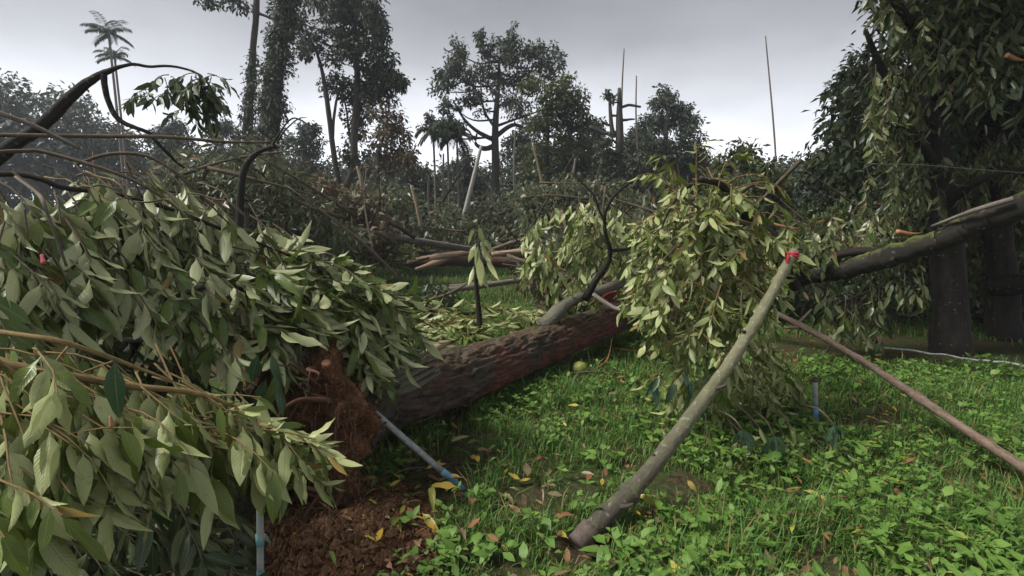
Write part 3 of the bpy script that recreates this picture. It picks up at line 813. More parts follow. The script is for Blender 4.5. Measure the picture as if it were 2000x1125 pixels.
# one odd bluish leaf with an orange tip
fr = frames(nz(np.array([[-0.02, -0.05, -1.0]])), np.array([[0.25, -1.0, 0.1]]))[0]
def one_leaf(root, p, d, n, L, mat, label=None, k=0):
    f = frames(nz(np.array([d], float)), np.array([n], float))[0]
    o = bpy.data.objects.new('leaf', leaf_data('leaf', LEAF, k, mat))
    bs = np.zeros(3); q = root
    while q is not None: bs = bs + np.array(q.location); q = q.parent
    m = np.eye(4); m[:3, :3] = f * L; m[:3, 3] = p - bs
    o.matrix_basis = Matrix(m.tolist()); link(o, root)
    if label: o['label'] = label
    return o
one_leaf(Bt, at(224, 700, 1.02), (-0.04, -0.05, -1), (0.3, -1, 0.1), 0.132, M['leaf_blue'], 'dark bluish leaf hanging alone with an orange tip', 0)
bez_branch(Bt, 'broken_tip', [(215, 812, 1.02), (219, 834, 1.02)], [0.002, 0.0055], M['cut'], sides=8, rough=0.3)
# dark bluish leaves hanging at the gap
for x0, y0, dx in [(505, 690, -0.3), (530, 690, 0.25), (520, 740, -0.4), (545, 755, 0.1)]:
    one_leaf(A, at(x0, y0, 2.0), (dx, -0.1, -1), (0.3, -1, 0.2), 0.13, M['leaf_blue'], None, int(rng.integers(0, len(LEAF))))

# shaded branch underneath
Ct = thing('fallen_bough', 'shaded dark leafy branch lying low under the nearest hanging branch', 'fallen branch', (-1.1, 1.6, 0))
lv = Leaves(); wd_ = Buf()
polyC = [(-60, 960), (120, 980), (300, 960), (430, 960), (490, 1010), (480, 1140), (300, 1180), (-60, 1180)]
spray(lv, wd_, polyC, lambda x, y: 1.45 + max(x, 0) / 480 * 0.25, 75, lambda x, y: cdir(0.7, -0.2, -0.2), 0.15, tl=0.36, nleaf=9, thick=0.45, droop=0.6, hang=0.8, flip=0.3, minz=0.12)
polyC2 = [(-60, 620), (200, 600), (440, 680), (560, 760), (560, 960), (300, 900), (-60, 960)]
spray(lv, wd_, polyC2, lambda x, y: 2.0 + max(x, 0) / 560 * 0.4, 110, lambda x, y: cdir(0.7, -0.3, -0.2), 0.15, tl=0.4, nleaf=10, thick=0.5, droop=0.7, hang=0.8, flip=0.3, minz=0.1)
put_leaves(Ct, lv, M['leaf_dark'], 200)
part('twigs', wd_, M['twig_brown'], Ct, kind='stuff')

# leafy litter that spills past the mound towards the trunk
Dt = thing('fallen_bough', 'flattened leafy branch spilling onto the grass behind the mossy trunk', 'fallen branch', (-0.6, 4.8, 0))
lv = Leaves(); wd_ = Buf()
polyD = [(740, 610), (800, 585), (880, 600), (960, 590), (1060, 600), (1080, 625), (980, 645), (880, 660), (800, 690), (750, 680)]
spray(lv, wd_, polyD, lambda x, y: 4.3 + (690 - y) / 100 * 1.1, 75, lambda x, y: cdir(0.8, 0.05, -0.4), 0.15, tl=0.4, nleaf=9, thick=0.3, droop=0.3, hang=0.15, flip=0.65, spread=0.7, minz=0.05)
put_leaves(Dt, lv, M['leaf_olive'], 300, minpx=15)
part('twigs', wd_, M['twig'], Dt, kind='stuff')

# ================================================================== RIGHT HANGING BRANCHES
E = thing('fallen_bough', 'tall curtain of pale olive leaves hanging behind the leaning grey pole', 'fallen branch', tuple(gnd(1400, 760)))
lv = Leaves(); wd_ = Buf()
polyE = [(1275, 400), (1320, 360), (1380, 335), (1430, 350), (1470, 390), (1500, 450), (1505, 530), (1490, 590), (1450, 620), (1440, 690), (1390, 660), (1330, 720), (1290, 620), (1250, 570), (1255, 480)]
dE = lambda x, y: 3.15 + (550 - y) / 400 * 0.35
spray(lv, wd_, polyE, dE, 135, lambda x, y: cdir(-0.1 + (x - 1380) / 150 + rng.normal(0, .6), -0.25 + rng.normal(0, .25), -0.3), 0.125, tl=0.34, nleaf=10, thick=0.5, droop=0.8, hang=0.6, flip=0.55, r=0.005, jit=0.38)
spray(lv, wd_, [(1270, 640), (1330, 650), (1400, 690), (1450, 680), (1480, 740), (1430, 790), (1350, 760), (1300, 770)], lambda x, y: 3.3, 22, lambda x, y: cdir(-0.1 + rng.normal(0, .5), -0.6, -0.3), 0.125, tl=0.34, nleaf=9, thick=0.5, droop=0.8, hang=0.6, flip=0.5, r=0.005, jit=0.38, minz=0.05)
for x_, y_, dx_, du_ in [(1285, 345, -.5, .5), (1310, 330, -.2, .6), (1410, 325, .2, .6), (1450, 335, .5, .4), (1500, 380, .9, .1), (1530, 420, .9, -.1), (1250, 430, -.9, 0), (1240, 490, -.9, -.2), (1235, 560, -.8, -.3), (1360, 330, 0, .7), (1480, 350, .7, .3)]:
    twig(lv, wd_, at(x_ - dx_ * 60, y_ + du_ * 60, 3.5 + rng.uniform(-.2, .4)), cdir(dx_, du_, -.1), 0.32, 9, 0.125, droop=0.9, hang=0.6, flip=.5, r=0.006)
spray(lv, wd_, polyE, dE, 90, lambda x, y: cdir(0.2 + (x - 1380) / 300 + rng.normal(0, .4), -0.5, 0.1), 0.125, tl=0.34, nleaf=11, thick=1.2, droop=0.9, hang=0.8, flip=0.5)
polyE2 = [(1440, 360), (1500, 420), (1580, 470), (1560, 530), (1500, 560), (1480, 480)]
spray(lv, wd_, polyE2, lambda x, y: 4.6, 24, lambda x, y: cdir(0.5, -0.4, -0.1), 0.13, tl=0.36, nleaf=10, thick=1.0, droop=0.8, hang=0.7, flip=0.4)
put_leaves(E, lv, M['leaf_olive'], 300)
part('twigs', wd_, M['twig'], E, kind='stuff')
bez_branch(E, 'branch', [(1555, 560, 4.6), (1500, 470, 4.2), (1440, 400, 3.7), (1390, 352, 3.5), (1330, 380, 3.4), (1290, 450, 3.4)], [0.05, 0.045, 0.03, 0.02, 0.012, 0.005], M['bark_dark'], sides=8, wob=0.03)

for pts_, r_ in [([(1470, 440, 3.8), (1400, 430, 3.4), (1330, 470, 3.3), (1280, 540, 3.25)], [.02, .014, .009, .004]), ([(1440, 400, 3.7), (1420, 480, 3.35), (1400, 580, 3.25), (1385, 680, 3.3)], [.02, .013, .009, .004]),
                ([(1490, 470, 4.0), (1480, 540, 3.5), (1465, 620, 3.35), (1440, 700, 3.35)], [.018, .012, .008, .004]), ([(1400, 430, 3.4), (1350, 400, 3.3), (1300, 350, 3.3)], [.012, .009, .004]),
                ([(1410, 500, 3.35), (1350, 560, 3.25), (1320, 640, 3.25), (1310, 730, 3.3)], [.012, .009, .006, .003]), ([(1440, 400, 3.7), (1470, 360, 3.5), (1520, 390, 3.5)], [.012, .009, .004])]:
    bez_branch(E, 'branch', pts_, r_, M['twig_brown'], sides=7, wob=0.03, rough=.2)

Ft = thing('fallen_bough', 'low leafy spray lying on the grass right of the leaning pole by the blue riser', 'fallen branch', tuple(gnd(1500, 850)))
lv = Leaves(); wd_ = Buf()
polyF = [(1420, 640), (1500, 640), (1560, 690), (1600, 740), (1590, 790), (1520, 800), (1440, 790), (1400, 740)]
spray(lv, wd_, polyF, lambda x, y: 3.5 + (800 - y) / 160 * 0.5, 38, lambda x, y: cdir(0.35 + (x - 1500) / 200, -0.5, -0.4), 0.14, tl=0.35, nleaf=10, thick=0.4, droop=0.7, hang=0.5, flip=0.5, minz=0.05)
polyF2 = [(1360, 820), (1480, 810), (1600, 830), (1660, 890), (1600, 910), (1480, 890), (1380, 870)]
spray(lv, wd_, polyF2, lambda x, y: 2.95, 10, lambda x, y: cdir(0.3, -0.4, -0.4), 0.12, tl=0.3, nleaf=7, thick=0.2, droop=0.6, hang=0.4, flip=0.3, minz=0.06)
put_leaves(Ft, lv, M['leaf_olive'], 300)
part('twigs', wd_, M['twig_brown'], Ft, kind='stuff')
for x0, y0, tw_ in [(1450, 838, [(1400, 800, 3.2), (1430, 815, 3.0), (1450, 838, 2.9)]), (1512, 850, [(1470, 800, 3.3), (1495, 820, 3.0), (1512, 850, 2.9)]), (1630, 830, [(1560, 790, 3.3), (1600, 800, 3.0), (1630, 830, 2.9)])]:
    bez_branch(Ft, 'branch', tw_, [.008, .006, .003], M['twig_brown'], sides=6)
    for dx in (-.5, -.1, .3, .7):
        one_leaf(Ft, at(x0, y0, 2.9), (dx, -0.25, -0.8), (rng.normal(0, .3), -1, 0.5), 0.15 * rng.uniform(.7, 1.15), M['leaf_blue'], None, int(rng.integers(0, len(LEAF))))
for x0, y0, dx in [(1290, 735, -0.5), (1330, 725, 0.3), (1350, 740, -0.1), (1370, 735, 0.4), (1275, 745, 0.1), (1320, 745, -0.3)]:
    one_leaf(Ft, at(x0, y0, 3.1), (dx, -0.2, -0.6), (0.2, -0.6, 0.8), 0.16, M['leaf_blue'], None, int(rng.integers(0, len(LEAF))))

Gt = thing('fallen_bough', 'loose spray of bright green leaves above the far end of the mossy trunk', 'fallen branch', (0.7, 5.2, 0))
lv = Leaves(); wd_ = Buf()
polyG = [(1020, 420), (1090, 400), (1150, 385), (1210, 400), (1245, 430), (1250, 520), (1220, 560), (1150, 570), (1080, 560), (1030, 500)]
spray(lv, wd_, polyG, lambda x, y: 5.2, 100, lambda x, y: cdir((x - 1140) / 200, -0.4, -0.3), 0.16, tl=0.45, nleaf=9, thick=1.2, droop=0.9, hang=0.8, flip=0.5)
polyG2 = [(1280, 300), (1330, 330), (1330, 365), (1270, 360)]
spray(lv, wd_, polyG2, lambda x, y: 5.0, 5, lambda x, y: cdir(0.4, -0.2, -0.3), 0.17, tl=0.3, nleaf=7, thick=0.3, droop=0.9, hang=0.8, flip=0.4)
put_leaves(Gt, lv, M['leaf_olive'], 300, minpx=14)
part('twigs', wd_, M['twig_brown'], Gt, kind='stuff')

# sapling behind the log
S = thing('sapling', 'thin upright sapling with a few drooping leaves behind the mossy trunk', 'sapling', at(938, 700, 5.0) * np.array([1, 1, 0]))
b = Buf(); tube(b, [at(940, 722, 5.0), at(936, 620, 5.0), at(930, 545, 5.0), at(936, 470, 5.0)], [0.032, 0.028, 0.02, 0.010], n=16, sides=8, rough=0.15, rfreq=12)
part('stem', b, M['bark_moss'], S)
lv = Leaves()
for x0, y0, dx, L in [(934, 480, -0.2, .22), (936, 500, 0.1, .30), (940, 480, 0.8, .22), (930, 475, -0.7, .2), (950, 505, 0.7, .22), (938, 515, 0.35, .26), (925, 520, -0.25, .22), (945, 465, 1.0, .2), (935, 440, 0.3, .2), (925, 445, -0.5, .2), (940, 470, 0.6, 0.22)]:
    lv.add(at(x0, y0, 4.95 + rng.uniform(-.1, .1)), nz(np.array([dx * .7, rng.normal(0, .3), -1.0])), -np.array([rng.normal(0, .5), -1, 0.5]), L)
put_leaves(S, lv, M['leaf_olive'], 50, minpx=5)

# ================================================================== POLES AND PIPES IN FRONT
P0 = gnd(1130, 1072); p_top = at(1551, 490, 3.25)
Pt = thing('wooden_pole', 'thick grey-green wooden pole leaning up from the grass with a red rag at its top', 'pole', tuple(P0))
b = Buf()
tube(b, [P0 + np.array([0, 0, 0.03]), at(1252, 938, 2.42), at(1345, 820, 2.68), at(1425, 710, 2.92), at(1495, 595, 3.1), p_top], [0.050, 0.043, 0.040, 0.036, 0.032, 0.028], n=150, sides=32, rough=0.13, rfreq=11, knots=6, wob=0.004)
pole = part('shaft', b, M['pole_front'], Pt)
for qx, qy, qY, ox in [(1290, 892, 2.52, -1), (1390, 760, 2.80, 1), (1462, 652, 3.02, -1), (1205, 990, 2.30, 1)]:
    kb = Buf(); q = at(qx, qy, qY); sd = nz(np.array([ox * .8, -.5, .35]))
    tube(kb, [q, q + sd * .045, q + sd * rng.uniform(.055, .085) + np.array([0, 0, .01])], [.018, .012, .007], n=6, sides=8, rough=.3, rfreq=30)
    part('branch_stub', kb, M['pole_front'], Pt)
b = Buf(); dv = nz(at(1252, 938, 2.42) - P0)
tube(b, [P0 + np.array([0, 0, 0.03]) - dv * 0.012, P0 + np.array([0, 0, 0.03]) + dv * 0.09], [0.053, 0.054], n=6, sides=24, rough=0.12, rfreq=20)
part('pole_foot', b, plain('pinkish_wood_end', (0.105, 0.078, 0.066), 0.9, 0.35, 40), Pt, label='pinkish weathered foot of the pole')
b = Buf()
q0 = p_top - nz(p_top - at(1495, 595, 3.1)) * 0.03
for k in range(5):
    a = k * 1.3
    tube(b, [q0 + 0.034 * np.array([math.cos(a + s), 0.9 * math.sin(a + s), 0.3 * math.sin(s * 2) + 0.012 * k]) for s in np.linspace(0, 4.5, 7)], [0.006, 0.009, 0.006], n=18, sides=7, rough=0.5, rfreq=40)
tube(b, [q0 + np.array([-0.04, -0.03, 0]), q0 + np.array([-0.055, -0.05, -0.04]), q0 + np.array([-0.045, -0.05, -0.085])], [0.009, 0.012, 0.005], n=8, sides=7, rough=0.5, rfreq=40)
part('rag', b, M['red_cloth'], Pt, label='red rag knotted round the top')

Qt = thing('wooden_pole', 'thin pinkish-brown pole with a forked twig sloping down to the right edge', 'pole', tuple(gnd(2040, 940)))
b = Buf()
tube(b, [at(1508, 608, 4.5), at(1600, 655, 4.1), at(1720, 728, 3.7), at(1850, 815, 3.2), at(1960, 888, 2.8), at(2060, 952, 2.5), at(2300, 1106, 2.1)], [0.024, 0.025, 0.027, 0.028, 0.028, 0.028, 0.028], n=110, sides=16, rough=0.16, rfreq=9, knots=7)
part('shaft', b, M['pole_pink'], Qt)
b = Buf(); tube(b, [at(1562, 640, 4.25), at(1545, 640, 4.2), at(1530, 642, 4.2)], [0.016, 0.013, 0.010], n=8, sides=8, rough=0.2, rfreq=20)
part('twig', b, M['pole_pink'], Qt)
b = Buf(); tube(b, [at(1556, 634, 4.28), at(1572, 618, 4.3), at(1585, 604, 4.35)], [0.015, 0.012, 0.006], n=8, sides=8, rough=0.2, rfreq=20)
part('twig', b, M['pole_pink'], Qt)

# grey pvc pipe with blue end
e1 = gnd(906, 962); s1 = at(688, 768, 2.62)
e1 = e1 + np.array([0, 0, 0.015])
V_ = thing('pvc_pipe', 'grey plastic pipe with a blue end leaning from the root plate into the leaves', 'pipe', tuple(e1))
b = Buf(); tube(b, [s1, s1 * 0.2 + e1 * 0.8], [0.017, 0.017], n=12, sides=16, rough=0.01)
part('tube', b, M['pvc_grey'], V_)
b = Buf(); tube(b, [s1 * 0.205 + e1 * 0.795, s1 * 0.06 + e1 * 0.94, e1], [0.019, 0.019, 0.013], n=10, sides=16)
part('socket', b, M['pvc_blue'], V_, label='bright blue tapered end')

# left sprinkler riser
r0 = at(503, 1125, 1.75); r0b = np.array([r0[0], r0[1], 0.0]); r1 = at(507, 868, 1.72)
Rt = thing('sprinkler_riser', 'upright faded pipe with a black sprinkler head under the nearest leaves', 'sprinkler', tuple(r0b))
b = Buf(); tube(b, [r0b, r1], [0.0125, 0.0125], n=12, sides=14)
part('tube', b, plain('blotchy_grey_pipe', (0.30, 0.34, 0.32), 0.6, 0.35, 18), Rt)
b = Buf(); k1 = r0b + (r1 - r0b) * (at(503, 1062, 1.745)[2] / r1[2]); tube(b, [k1, k1 + np.array([0, 0, 0.045])], [0.0145, 0.0145], n=3, sides=14)
part('collar', b, M['pvc_teal'], Rt)
b = Buf(); k1 = r0b + (r1 - r0b) * (at(503, 1112, 1.75)[2] / r1[2]); tube(b, [k1 - np.array([0, 0, 0.03]), k1], [0.0145, 0.0145], n=3, sides=14)
part('collar', b, M['pvc_teal'], Rt)
hd = at(510, 850, 1.70)
b = Buf()
tube(b, [hd + np.array([0, 0, -0.045]), hd + np.array([0, 0, -0.03]), hd + np.array([0, 0, -0.012])], [0.012, 0.026, 0.022], n=8, sides=16)
tube(b, [hd + 0.03 * np.array([math.cos(a), 0.2 * math.sin(a), math.sin(a)]) for a in np.linspace(0, 2 * math.pi, 17)], 0.006, n=32, sides=8, cap=False)
hd_o = part('sprinkler_head', b, M['black_plastic'], Rt)
b = Buf(); tube(b, [hd + np.array([0, 0, 0.028]), hd + np.array([0, 0, 0.048])], [0.008, 0.006], n=3, sides=10)
part('nozzle', b, M['red_plastic'], hd_o, label='small red nozzle')
b = Buf(); tube(b, [hd + np.array([0.008, -0.012, 0.012]), hd + np.array([0.02, -0.014, 0.018])], [0.008, 0.004], n=3, sides=8)
part('deflector', b, M['metal'], hd_o)

# right blue riser with fallen pipe
r0b = gnd(1594, 834); r1 = at(1592, 745, r0b[1])
Rt = thing('sprinkler_riser', 'short blue and grey riser pipe standing in the grass behind the leaning pole', 'sprinkler', tuple(r0b))
b = Buf(); tube(b, [r0b * 0.55 + r1 * 0.45, r1], [0.016, 0.016], n=6, sides=12)
part('tube', b, M['pvc_grey'], Rt)
b = Buf(); tube(b, [r0b - np.array([0, 0, 0.05]), r0b * 0.55 + r1 * 0.45], [0.019, 0.019], n=6, sides=12)
part('socket', b, M['pvc_blue'], Rt)
b = Buf(); tube(b, [r1, r1 + np.array([0, 0, 0.03])], [0.02, 0.014], n=4, sides=12)
part('cap', b, M['black_plastic'], Rt)
b = Buf(); tube(b, [gnd(1425, 800) + np.array([0, 0, .06]), gnd(1490, 812) + np.array([0, 0, .06]), gnd(1558, 824) + np.array([0, 0, .05])], 0.013, n=12, sides=10)
solo('irrigation_pipe', b, M['hose'], 'short pale pipe lying on the grass left of the blue riser', 'pipe')
b = Buf(); tube(b, [gnd(1725, 688) + np.array([0, 0, .05]), gnd(1790, 700) + np.array([0, 0, .08]), gnd(1880, 715) + np.array([0, 0, .08]), gnd(1960, 728) + np.array([0, 0, .1]), gnd(2060, 748) + np.array([0, 0, .1])], 0.012, n=40, sides=8, wob=0.02)
solo('hose', b, M['hose'], 'pale thin hose running over the grass at the right edge', 'hose')
b = Buf(); tube(b, [at(1700, 320, 4.6), at(1800, 322, 4.5), at(1900, 330, 4.4), at(2060, 342, 4.3)], 0.0014, n=20, sides=6)
solo('wire', b, M['wire'], 'thin pale wire strung across the dark right-hand trunks', 'wire')

# ================================================================== TREES STANDING BEHIND
def clump_leaves(lv, c, rx, ry, rz, n, L, hang=0.6, shell=0.5):
    u = nz(rng.normal(0, 1, (n, 3))); r = rng.random(n) ** 0.5
    p = c + u * r[:, None] * np.array([rx, ry, rz])
    p += 0.16 * np.array([rx, ry, rz]) * rng.normal(0, 1, (n, 3)) * (rng.random((n, 1)) < 0.25)
    d = nz(u * 0.7 + hang * DOWN + rng.normal(0, 0.5, (n, 3)))
    nn = nz(u * 0.6 + np.array([0, 0, 0.7]) + rng.normal(0, 0.6, (n, 3)))
    lv.add(p, d, nn, L * rng.uniform(0.7, 1.2, n))
def px_tree(name, label, Y, trunk, rad, clumps, L=0.2, dens=1.0, mat='leaf_far', bark='bark_far', depth=1.0, group='trees standing behind the wreckage', limbs=None, limb_r=0.05, sub=9, cat='tree', every=1):
    s = Y / 1000.0
    tp = [at(x, y, Y) for x, y in trunk]
    g0 = tp[0].copy(); g0[2] = gh(g0[0], g0[1]) - 0.05
    T = thing(name, label, cat, g0, group)
    rad = np.asarray(rad) * 0.85
    b = Buf(); tube(b, [g0] + tp if tp[0][2] > 0.1 else [g0] + tp[1:], np.concatenate([[rad[0] * 1.15], np.atleast_1d(rad)]) if np.ndim(rad) else rad, n=28, sides=10, rough=0.12, rfreq=5, wob=0.06)
    part('trunk', b, M[bark], T)
    tpa = spline(np.array(tp), 30)
    lv = Leaves(); bb = Buf()
    for k, (cx, cy, rx, ry) in enumerate(clumps):
        c = at(cx, cy, Y + rng.uniform(-depth, depth))
        X_, Z_ = rx * s * 1.32, ry * s * 1.32
        low = tpa[tpa[:, 2] < c[2] + 0.1]
        low = low if len(low) else tpa[:3]
        q = low[np.argmin(np.linalg.norm(low - c, axis=1) + 0.15 * np.abs(low[:, 2] - (c[2] - 0.8)))]
        if k % every == 0:
            b = Buf(); mid = q * 0.5 + c * 0.5 + np.array([0, 0, -0.12 * np.linalg.norm(c - q)])
            tube(b, [q, mid, c], [limb_r, limb_r * 0.7, limb_r * 0.25], n=9, sides=6, rough=0.1, wob=0.12)
            part('limb', b, M[bark], T)
        # broken up into sub-clumps for an uneven outline
        for _ in range(sub):
            o = nz(rng.normal(0, 1, 3)) * rng.random() ** 0.4 * 0.85
            cc = c + o * np.array([X_, max(X_, Z_), Z_])
            f = rng.uniform(0.2, 0.5)
            n = int(dens * 4.0 * (X_ * Z_ * f * f) / (L * L * 0.16) + 8)
            clump_leaves(lv, cc, X_ * f, max(X_, Z_) * f, Z_ * f, n, L)
            tube(bb, [q * .25 + c * .75, (c + cc) / 2 + rng.normal(0, .08, 3), cc + (cc - c) * .35], [limb_r * .35, limb_r * .25, limb_r * .08], n=5, sides=4, cap=False)
    if limbs:
        for lm in limbs:
            b = Buf(); tube(b, [at(x, y, Y) for x, y in lm[0]], lm[1], sides=7, rough=0.12, wob=0.04)
            part('limb', b, M[bark], T)
    part('crown', lv.merge(LEAF_FAR), M[mat], T, kind='stuff')
    part('branchlets', bb, M[bark], T, kind='stuff')
    return T
SB = 'trees standing behind the wreckage'
# vine-clad trunks
def vine_tree(label, Y, trunk, rad, coat, crown=None, limbs=None):
    s = Y / 1000
    tp = [at(x, y, Y) for x, y in trunk]; g0 = tp[0].copy(); g0[2] = 0
    T = thing('vine_clad_tree', label, 'tree', g0, SB)
    b = Buf(); tube(b, [g0] + tp, rad, n=40, sides=12, rough=0.12, rfreq=4, wob=0.05)
    part('trunk', b, M['bark_far'], T)
    lv = Leaves()
    ys = np.array([t[1] for t in trunk]); xs = np.array([t[0] for t in trunk])
    for cy, hw, n in coat:
        cx = np.interp(-cy, -ys, xs)
        for _ in range(3):
            clump_leaves(lv, at(cx + rng.normal(0, hw * 0.2), cy + rng.uniform(-12, 12), Y - rng.uniform(-0.1, 0.3)), hw * s * rng.uniform(0.7, 1.15), hw * s, 16 * s, n, 0.14, 0.9)
    part('vines', lv.merge(LEAF_FAR), M['leaf_far'], T, kind='stuff')
    for lm in limbs or []:
        b = Buf(); tube(b, [at(x, y, Y) for x, y in lm[0]], lm[1], sides=7, rough=0.1, wob=0.03)
        part('limb', b, M['bark_far'], T)
    if crown:
        lv = Leaves()
        for cx, cy, rx, ry, n in crown:
            for _ in range(3):
                clump_leaves(lv, at(cx + rng.normal(0, rx * .4), cy + rng.normal(0, ry * .4), Y), rx * s * .6, rx * s * .6, ry * s * .6, n // 3, 0.17)
        part('crown', lv.merge(LEAF_FAR), M['leaf_far'], T, kind='stuff')
vine_tree('slim tall bare trunk wrapped in vines, left of the thicker vine-clad trunk', 18, [(480, 400), (484, 280), (489, 160), (498, 60), (506, -120)], [0.22, 0.2, 0.17, 0.12, 0.10, 0.08],
          [(y, 12 + 20 * max(0, (y - 160)) / 220, 26 + int(45 * max(0, (y - 150)) / 220)) for y in range(120, 400, 14)],
          [(430, 5, 45, 18, 420), (400, -30, 60, 30, 300), (500, -120, 140, 60, 900)], [([(500, 25), (520, 32), (545, 42)], [0.05, 0.03]), ([(503, -60), (470, -30), (430, 0)], [0.06, 0.02])])
vine_tree('thick tall trunk shaggy with vines standing left of the leafy crown', 17, [(518, 400), (526, 280), (534, 160), (550, 60), (562, -20), (566, -140)], [0.4, 0.36, 0.32, 0.28, 0.24, 0.2, 0.15],
          [(y, 26 + 3 * math.sin(y * .1), 95) for y in range(-20, 400, 13)], [(566, -130, 120, 60, 900)])
px_tree('leafy_tree', 'tall dark leafy tree filling the top of the picture right of the vine-clad trunks', 20,
        [(662, 400), (690, 330), (692, 250), (698, 150), (692, 20), (690, -60)], [0.2, 0.18, 0.16, 0.13, 0.1, 0.06],
        [(590, 65, 24, 30), (598, 95, 20, 15), (575, 40, 18, 18), (645, 25, 32, 26), (690, 15, 50, 36), (735, 25, 22, 35), (742, 70, 18, 30), (700, 75, 50, 40), (655, 85, 26, 30), (690, 130, 55, 36), (742, 120, 30, 30), (720, 165, 50, 26), (765, 150, 28, 22), (670, 170, 30, 20), (785, 165, 16, 14), (690, 205, 22, 28), (745, 190, 26, 18), (695, 250, 26, 28), (690, 300, 30, 25), (650, -20, 60, 30), (720, -30, 60, 30)],
        0.2, 1.0, limbs=[([(668, 390), (655, 320), (640, 200), (624, 120), (606, 80)], [0.13, 0.11, 0.09, 0.06, 0.03]), ([(650, 270), (655, 210), (668, 160)], [0.06, 0.04]), ([(690, 300), (680, 240), (672, 190)], [0.05, 0.03])])
px_tree('withered_tree', 'small half-withered brownish tree below the tall leafy tree', 17, [(735, 400), (736, 350), (742, 290), (758, 235)], [0.11, 0.1, 0.08, 0.05],
        [(752, 225, 28, 26), (780, 250, 26, 26), (745, 265, 30, 24), (790, 290, 26, 28), (755, 305, 36, 26), (810, 320, 18, 20), (735, 335, 30, 18)], 0.17, 0.75, 'leaf_dry')
px_tree('leafy_tree', 'round-crowned leafy tree on a clear trunk in the middle of the skyline', 25, [(968, 470), (968, 360), (967, 262), (972, 190), (975, 120)], [0.26, 0.24, 0.2, 0.14, 0.07],
        [(890, 105, 24, 30), (872, 140, 26, 20), (905, 140, 28, 22), (935, 78, 10, 22), (945, 112, 16, 20), (1000, 75, 15, 22), (978, 98, 22, 20), (1018, 108, 40, 28), (1052, 102, 28, 22), (1086, 118, 13, 24), (1084, 148, 14, 20), (895, 175, 34, 20), (955, 150, 34, 22), (1005, 150, 36, 20), (1000, 195, 42, 24), (880, 208, 22, 16), (862, 238, 30, 14), (893, 250, 18, 22), (930, 200, 26, 18), (838, 240, 16, 14), (1040, 140, 22, 16)],
        0.2, 0.85, limbs=[([(968, 275), (930, 255), (905, 230), (885, 195)], [0.12, 0.09, 0.06, 0.03]), ([(966, 285), (945, 290), (930, 282), (932, 262)], [0.14, 0.12, 0.08, 0.04]), ([(970, 265), (1000, 245), (1035, 250)], [0.12, 0.1, 0.04]), ([(968, 250), (945, 215), (938, 160)], [0.08, 0.05, 0.03]), ([(970, 245), (1010, 232), (1060, 215)], [0.07, 0.05, 0.03])])
px_tree('leafy_tree', 'lighter leafy tree just right of the round-crowned tree on the skyline', 22, [(1070, 470), (1068, 330), (1070, 220), (1062, 150)], [0.16, 0.14, 0.09, 0.04],
        [(1050, 175, 28, 20), (1090, 170, 28, 20), (1120, 195, 22, 22), (1138, 222, 14, 20), (1062, 215, 28, 24), (1105, 235, 30, 18), (1128, 258, 22, 18), (1060, 255, 26, 22), (1090, 280, 24, 22), (1040, 295, 26, 26), (1055, 330, 36, 26), (1110, 310, 32, 26), (1145, 290, 20, 22), (1030, 350, 26, 26), (1090, 360, 40, 26), (1160, 330, 26, 30), (1100, 205, 24, 20), (1075, 190, 26, 18), (1150, 250, 18, 18)], 0.19, 1.1, 'leaf_mid')
px_tree('broken_tree', 'storm-broken tree with bare snapped spikes at the top', 20, [(1212, 440), (1212, 330), (1211, 240), (1209, 172)], [0.24, 0.21, 0.16, 0.07],
        [(1205, 300, 20, 20), (1185, 320, 26, 22), (1225, 330, 30, 24), (1200, 355, 40, 26), (1180, 280, 20, 12), (1235, 285, 22, 12), (1190, 190, 10, 8), (1160, 350, 26, 30), (1235, 370, 26, 30)], 0.18, 0.9, limb_r=0.04,
        limbs=[([(1200, 270), (1193, 235), (1190, 182)], [0.10, 0.08, 0.05]), ([(1193, 245), (1178, 240), (1172, 230)], [0.05, 0.03]), ([(1212, 208), (1230, 205), (1252, 209)], [0.06, 0.04]), ([(1190, 226), (1210, 226)], [0.05, 0.04]), ([(1150, 248), (1180, 260), (1210, 258)], [0.08, 0.08]), ([(1212, 235), (1240, 232)], [0.06, 0.03]), ([(1200, 300), (1170, 290), (1140, 262)], [0.06, 0.03])])
px_tree('leafy_tree', 'dense dark leafy tree right of the storm-broken tree', 24, [(1300, 450), (1300, 340), (1302, 250), (1303, 200)], [0.2, 0.17, 0.12, 0.05],
        [(1300, 188, 24, 18), (1285, 208, 26, 16), (1325, 215, 26, 20), (1345, 235, 16, 20), (1310, 245, 40, 22), (1275, 240, 26, 14), (1335, 270, 30, 20), (1290, 275, 40, 22), (1355, 290, 20, 20), (1320, 310, 44, 26), (1280, 320, 34, 24), (1255, 300, 22, 16), (1340, 335, 40, 26), (1370, 315, 16, 14)], 0.2, 1.15)
px_tree('leafy_tree', 'lower bright leafy tree beside the tall thin mast', 13, [(1462, 520), (1460, 440), (1455, 360), (1450, 300)], [0.12, 0.1, 0.07, 0.03],
        [(1452, 295, 32, 16), (1420, 325, 28, 18), (1475, 320, 28, 18), (1510, 340, 30, 20), (1440, 355, 40, 22), (1490, 365, 36, 24), (1535, 370, 28, 24), (1540, 405, 36, 26), (1470, 400, 40, 24), (1420, 385, 30, 22), (1555, 440, 30, 26), (1500, 420, 40, 26)], 0.17, 0.8, 'leaf_mid')
